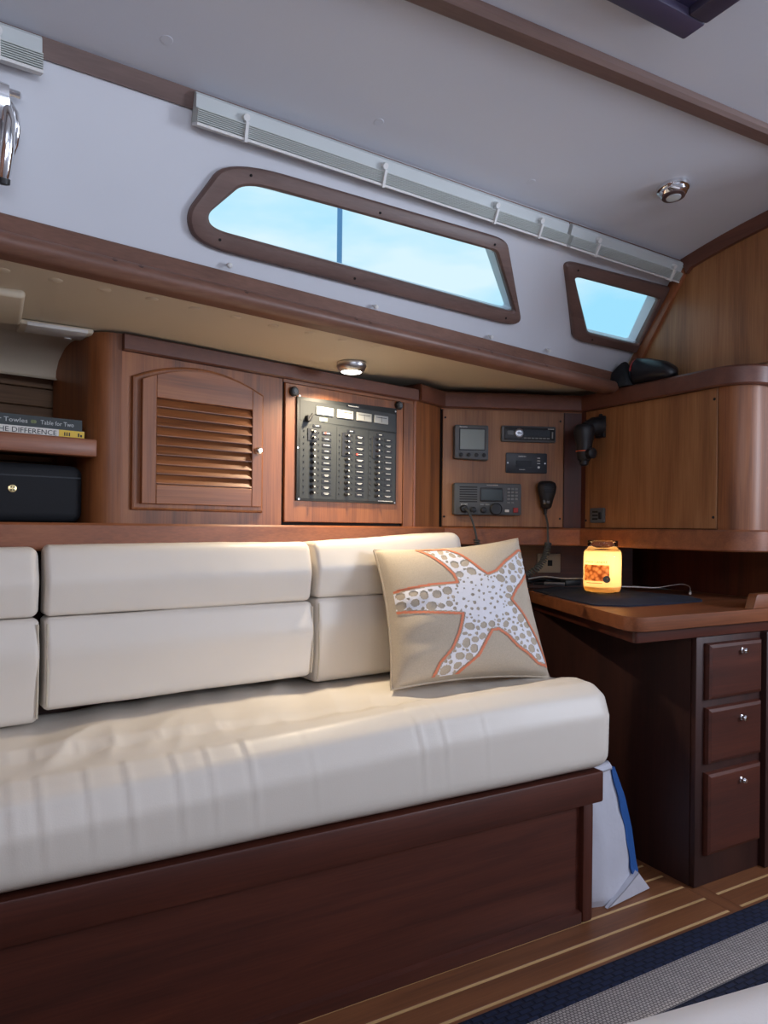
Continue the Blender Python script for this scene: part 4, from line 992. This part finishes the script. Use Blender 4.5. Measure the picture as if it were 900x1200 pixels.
# candle jar
CX, CY, CZ = 1.712, 1.645, .7965
cj = thing('jar_candle', 'lit amber jar candle on the navy mat', 'candle', T(CX, CY, CZ) @ Matrix.Scale(.885, 4))
gl2 = D.materials.new('jar_glass'); gl2.use_nodes = True; nt = gl2.node_tree; nt.nodes.clear()
go = nt.nodes.new('ShaderNodeOutputMaterial'); gt = nt.nodes.new('ShaderNodeBsdfTransparent'); gg = nt.nodes.new('ShaderNodeBsdfGlossy'); gm = nt.nodes.new('ShaderNodeMixShader'); gf = nt.nodes.new('ShaderNodeFresnel')
gt.inputs[0].default_value = (.96, .93, .86, 1); gg.inputs['Roughness'].default_value = .05; gf.inputs[0].default_value = 1.45
nt.links.new(gf.outputs[0], gm.inputs[0]); nt.links.new(gt.outputs[0], gm.inputs[1]); nt.links.new(gg.outputs[0], gm.inputs[2]); nt.links.new(gm.outputs[0], go.inputs[0])
wax = D.materials.new('candle_wax'); wax.use_nodes = True; nt = wax.node_tree; nt.nodes.clear()
go = nt.nodes.new('ShaderNodeOutputMaterial'); wt = nt.nodes.new('ShaderNodeBsdfTranslucent'); wd = nt.nodes.new('ShaderNodeBsdfDiffuse'); wm = nt.nodes.new('ShaderNodeMixShader')
wt.inputs[0].default_value = (1.0, .88, .66, 1); wd.inputs[0].default_value = sRGB(240, 220, 180); wm.inputs[0].default_value = .6
nt.links.new(wd.outputs[0], wm.inputs[1]); nt.links.new(wt.outputs[0], wm.inputs[2]); nt.links.new(wm.outputs[0], go.inputs[0])
jar = [(.050, 0), (.060, .003), (.066, .012), (.0675, .03), (.0675, .135), (.066, .148), (.058, .158), (.052, .163), (.0515, .168), (.0535, .171), (.0535, .184), (.0515, .187)]
v = G().lathe(jar, n=40); v.f = v.f[:-1]
mk('glass_jar', v, gl2, cj, 60)
rimg = G().tube([(.052*math.cos(a), .052*math.sin(a), .186) for a in [2*math.pi*k/40 for k in range(41)]], .0018, 6); mk('jar_rim', rimg, gl2, cj, 60)
v = G().lathe([(.045, .004), (.060, .006), (.0645, .016), (.0655, .03), (.0655, .134), (.064, .146), (.059, .152)], n=40); v.f = v.f[:-2]
mk('wax', v, wax, cj, 60)
mk('wax_pool', G().lathe([(.0605, .1485), (.0605, .150)], n=40), wax, cj, 60)
mk('wax_base', G().lathe([(.064, .0185), (.064, .024)], n=40), wax, cj, 60)
mk('flame', G().lathe([(.002, .070), (.006, .078), (.0065, .086), (.003, .098), (.0006, .106)], n=12), bsdf('flame', (1, .7, .3, 1), .5, emit=(1, .62, .22, 1), es=30), cj, 60)
mk('wick', G().tube([(0, 0, .024), (.001, 0, .072)], .0012, 6), blackm, cj)
cl = D.lights.new('jar_candle_light', 'POINT'); cl.energy = .34; cl.color = (1, .75, .43); cl.shadow_soft_size = .02
clo = D.objects.new('jar_candle_light', cl); COL.objects.link(clo); clo.parent = cj; clo.location = (0, 0, .098)
view = math.atan2(-CY, -CX)
def wrap(a0, a1, z0, z1, r, n=14): return G().grid([[(r*math.cos(view+a0+(a1-a0)*k/n), r*math.sin(view+a0+(a1-a0)*k/n), z_) for z_ in (z0, z1)] for k in range(n+1)])
lab = D.materials.new('printed_label'); lab.use_nodes = True; nt = lab.node_tree; p = nt.nodes['Principled BSDF']
tc = nt.nodes.new('ShaderNodeTexCoord'); vo = nt.nodes.new('ShaderNodeTexVoronoi'); vo.inputs['Scale'].default_value = 75; rp_ = nt.nodes.new('ShaderNodeValToRGB')
rp_.color_ramp.elements[0].color = sRGB(244, 176, 120); rp_.color_ramp.elements[1].color = sRGB(150, 80, 30); rp_.color_ramp.elements[0].position = .25; rp_.color_ramp.elements[1].position = .8
nt.links.new(tc.outputs['Object'], vo.inputs[0]); nt.links.new(vo.outputs['Distance'], rp_.inputs[0]); nt.links.new(rp_.outputs[0], p.inputs['Base Color'])
tl = nt.nodes.new('ShaderNodeBsdfTranslucent'); ms = nt.nodes.new('ShaderNodeMixShader'); ms.inputs[0].default_value = .5
nt.links.new(rp_.outputs[0], tl.inputs[0]); nt.links.new(p.outputs[0], ms.inputs[1]); nt.links.new(tl.outputs[0], ms.inputs[2]); nt.links.new(ms.outputs[0], nt.nodes['Material Output'].inputs[0])
mk('picture_label', wrap(-1.15, .36, .045, .102, .0682), lab, cj, 60)
mk('round_mark', G().add([], []).add(*(lambda q: (q, [tuple(range(len(q)))]))([( .0688*math.cos(view+.22+.19*math.cos(a)), .0688*math.sin(view+.22+.19*math.cos(a)), .052+.0125*math.sin(a)) for a in [2*math.pi*k/20 for k in range(20)]])), bsdf('dark_seal', sRGB(70, 66, 58), .5), cj, 0)
def wrap_text(s, size, z_, a0, a1):
    g = text(s, size, 0); xm = max(p[0] for p in g.v); g.v = [(.0686*math.cos(view+a0+(a1-a0)*p[0]/xm), .0686*math.sin(view+a0+(a1-a0)*p[0]/xm), z_+p[1]) for p in g.v]; return g
mk('label_print', wrap_text('YANKEE CANDLE', .012, .108, -1.1, .25), bsdf('brown_ink', sRGB(150, 96, 40), .6), cj, 0)
mk('label_print', wrap(-.9, 0.0, .0365, .0385, .0686), bsdf('brown_ink', sRGB(150, 96, 40), .6), cj, 0)
# white charging cable
wc = thing('charging_cable', 'thin white charging cable on the table right of the candle', 'cable', T(2.2, 1.85, .775))
def w_(g): return g.xf(T(-2.2, -1.85, -.775))
mk('wire', w_(G().tube(smooth_path([(1.80, 1.80, .797), (1.90, 1.79, .798), (1.99, 1.765, .796), (2.08, 1.745, .792), (2.17, 1.75, .797), (2.22, 1.745, .800), (2.215, 1.71, .794), (2.16, 1.665, .782)], 8), .0019, 6)), whitep, wc, 60)
mk('connector', w_(G().tube([(2.165, 1.668, .7825), (2.135, 1.645, .7775)], .0042, 8)), whitep, wc)
# black cable clutter left of the candle
bcb = thing('cable_bundle', 'tangle of black cables and adapter on the mat left of the candle', 'cables', T(1.93, 2.1, .782))
def k_(g): return g.xf(T(-1.93, -2.1, -.782))
SH = T(-.135, -.125, .014)
mk('adapter', k_(G().box(1.91, 1.985, 2.00, 2.03, .7825, .805, .004).xf(SH)), blackp, bcb)
for i, pts in enumerate(([(1.86, 2.13, .786), (1.90, 2.12, .800), (1.95, 2.12, .792), (1.99, 2.03, .795)], [(1.88, 2.18, .788), (1.93, 2.15, .79), (1.99, 2.12, .80), (2.03, 2.06, .788)], [(1.84, 2.09, .7865), (1.90, 2.05, .788), (1.95, 2.02, .79)])):
    mk('cable', k_(G().tube(smooth_path(pts, 6), .0042, 6).xf(SH)), blackp, bcb, 60)
mk('plug', k_(G().tube([(1.855, 2.05, .790), (1.905, 2.0, .790)], .006, 8).xf(SH)), steel, bcb)
mk('white_wire', k_(G().tube(smooth_path([(1.86, 2.14, .800), (1.90, 2.10, .810), (1.94, 2.04, .806), (1.955, 1.95, .812), (1.935, 1.87, .812)], 6), .0022, 6).xf(SH)), whitep, bcb, 60)

# ================================================================== tote bag
tb = thing('tote_bag', 'grey-white sailcloth tote bag with a blue stripe beside the settee', 'bag', T(1.5, 1.45, 0))
sail = bsdf('sailcloth', sRGB(196, 196, 206), .6, bump=(9, .6, .012), var=(6, .04)); bluem = bsdf('blue_webbing', sRGB(34, 84, 150), .6)
def tbx(g): return g.xf(T(-1.5, -1.45, 0))
# corners: front-left, front-right, right-back, left-back at each height
levels = [(0, (1.376, 1.372), (1.435, 1.358), (1.565, 1.362), (1.612, 1.42), (1.376, 1.53)),
          (.02, (1.374, 1.366), (1.435, 1.350), (1.570, 1.362), (1.628, 1.43), (1.374, 1.535)),
          (.07, (1.374, 1.373), (1.435, 1.356), (1.558, 1.374), (1.638, 1.445), (1.374, 1.53)),
          (.16, (1.374, 1.385), (1.435, 1.368), (1.546, 1.385), (1.632, 1.448), (1.374, 1.52)),
          (.25, (1.374, 1.395), (1.430, 1.382), (1.532, 1.396), (1.600, 1.448), (1.374, 1.51)),
          (.31, (1.374, 1.402), (1.425, 1.392), (1.518, 1.404), (1.555, 1.442), (1.374, 1.49)),
          (.342, (1.374, 1.408), (1.420, 1.400), (1.512, 1.410), (1.532, 1.440), (1.374, 1.466)),
          (.350, (1.374, 1.412), (1.42, 1.404), (1.508, 1.414), (1.526, 1.438), (1.374, 1.46))]
def lev_ring(L, n=8):
    z_ = L[0]; pts = [Vector(p) for p in L[1:]]; P = rounded([tuple(p) for p in pts], [.004, .03, .012, .012, .004], 3); return [(p.x, p.y, z_) for p in resamp_closed(P, 48)]
rg = []
for (a, b) in zip(levels, levels[1:]):
    for k in range(5):
        t = k/5; rg.append(lev_ring((a[0]+(b[0]-a[0])*t,)+tuple((p[0]+(q[0]-p[0])*t, p[1]+(q[1]-p[1])*t) for p, q in zip(a[1:], b[1:]))))
rg.append(lev_ring(levels[-1]))
rg = [[(x+.004*noise.noise((x*11, y*11, z_*9)), y+.006*noise.noise((x*13+5, y*9, z_*10)), z_) for x, y, z_ in r] for r in rg]
mk('bag_body', tbx(G().loft(rg)), sail, tb, 70)
# blue stripe on the gusset edge
def gus(z_, k):
    for a, b in zip(levels, levels[1:]):
        if a[0] <= z_ <= b[0]:
            t = (z_-a[0])/(b[0]-a[0]); P = [Vector(p).lerp(Vector(q), t) for p, q in zip(a[1:], b[1:])]
            return P[2]+(P[3]-P[2])*k if k >= 0 else P[2]+(P[1]-P[2])*(-k)
st_ = []
for i in range(24):
    z_ = .045+(.338-.045)*i/23; a = gus(z_, -.10-.02*math.sin(i)); c_p = gus(z_, 0); b = gus(z_, .40)
    st_.append([(a.x, a.y-.0045, z_), (c_p.x-.002, c_p.y-.0035, z_), (c_p.x+.006, c_p.y+.0005, z_), (b.x+.006, b.y-.006, z_), (b.x, b.y+.004, z_), (c_p.x-.004, c_p.y+.010, z_), (a.x, a.y+.003, z_)])
mk('blue_stripe', tbx(G().loft(st_)), bluem, tb, 50)
mk('folded_corner', tbx(G().loft([[(1.425, 1.339, .003), (1.612, 1.362, .003), (1.560, 1.356, .060)], [(1.425, 1.349, .003), (1.614, 1.374, .003), (1.562, 1.372, .062)]])), sail, tb, 30)
mk('corner_seam', tbx(G().tube([(1.430, 1.3385, .005), (1.50, 1.347, .032), (1.560, 1.355, .060)], .0015, 6)), bsdf('seam_thread', sRGB(150, 150, 156), .7), tb)
mk('top_hem', tbx(G().tube([(1.376, 1.405, .334), (1.42, 1.396, .335), (1.508, 1.406, .338)], .002, 6)), bsdf('seam_thread', sRGB(150, 150, 156), .7), tb)

# ================================================================== rug
rg_ = thing('woven_rug', 'navy bordered woven grey rug on the cabin sole', 'rug', T(.9, .8, 0))
def weave(name, col_a, col_b, sc_x, sc_y):
    m = D.materials.new(name); m.use_nodes = True; nt = m.node_tree; p = nt.nodes['Principled BSDF']; p.inputs['Roughness'].default_value = .95
    tc = nt.nodes.new('ShaderNodeTexCoord'); mp = nt.nodes.new('ShaderNodeMapping'); mp.inputs['Scale'].default_value = (sc_x, sc_y, 1); br = nt.nodes.new('ShaderNodeTexBrick')
    br.inputs['Scale'].default_value = 1; br.inputs['Color1'].default_value = col_a; br.inputs['Color2'].default_value = tuple(c*.8 for c in col_a[:3])+(1,); br.inputs['Mortar'].default_value = col_b
    br.inputs['Mortar Size'].default_value = .16; br.inputs['Mortar Smooth'].default_value = .6; br.inputs['Brick Width'].default_value = 1.0; br.inputs['Row Height'].default_value = 1.0
    bp = nt.nodes.new('ShaderNodeBump'); bp.inputs['Strength'].default_value = .8; bp.inputs['Distance'].default_value = .003; bp.invert = True
    nt.links.new(tc.outputs['Object'], mp.inputs[0]); nt.links.new(mp.outputs[0], br.inputs[0]); nt.links.new(br.outputs['Color'], p.inputs['Base Color']); nt.links.new(br.outputs['Fac'], bp.inputs['Height']); nt.links.new(bp.outputs[0], p.inputs['Normal'])
    return m
rug_navy = weave('navy_weave', sRGB(26, 36, 66), sRGB(14, 20, 44), 30, 75); rug_grey = weave('grey_weave', sRGB(206, 196, 190), sRGB(104, 96, 96), 105, 150)
def rr_(g): return g.xf(T(-.9, -.8, 0))
mk('border', rr_(G().box(-.9, 2.6, 1.098, 1.164, .001, .010, .003)), rug_navy, rg_)
mk('field', rr_(G().box(-.9, 2.6, .9925, 1.0975, .001, .010, .002)), rug_grey, rg_)
mk('border', rr_(G().box(-.9, 2.6, .905, .992, .001, .010, .003)), rug_navy, rg_)
mk('field', rr_(G().box(-.9, 2.6, .48, .9045, .001, .010, .002)), rug_grey, rg_)
# ================================================================== opposite settee (its corner shows at bottom right)
def opp(X):
    y = .425-.15*(X-.55) if X > .2 else .4775
    return rounded([(-.25, .44), (y-.012, .44), (y, .52), (y-.018, .60), (-.25, .60)], [.02, .04, .04, .035, .02], 5)
os_ = mk('opposite_cushion', cushion(opp, -.8, 1.9, .04, .04, 40, 60), bsdf('white_vinyl', sRGB(236, 230, 226), .45, bump=(420, .2, .0008)), smooth=80)
tag(os_, 'white vinyl cushion corner at the bottom right edge', 'seat cushion')
ob_ = mk('settee_plinth', G().box(-.8, 1.9, -.25, .19, .002, .438, .01), wood('deep', 'x')); tag(ob_, 'dark wooden plinth under the white cushion at the bottom right', 'settee base')
# ================================================================== rest of the cabin shell, behind the camera
sstruct(mk('wall_front', G().box(XL, 3.2, -1.02, -.96, 0, 1.95), white), 'white cabin side behind the viewer')
sstruct(mk('wall_left', G().box(XL-.04, XL, -1.4, 2.6, 0, 1.95), wood('cherry', 'z')), 'cherry bulkhead out of view at left')
sstruct(mk('wall_end', G().box(3.2, 3.24, -1.4, 2.6, 0, 1.95), wood('cherry', 'z')), 'cherry bulkhead out of view at right')
# stay outside the long window
sh_ = mk('rigging_stay', G().tube([(1.035, 2.2, 1.5), (1.035, 2.2, 3.4)], .009, 10), bsdf('blue_grey_metal', sRGB(120, 160, 205), .4)); tag(sh_, 'thin blue-grey rigging post outside the long window', 'post')
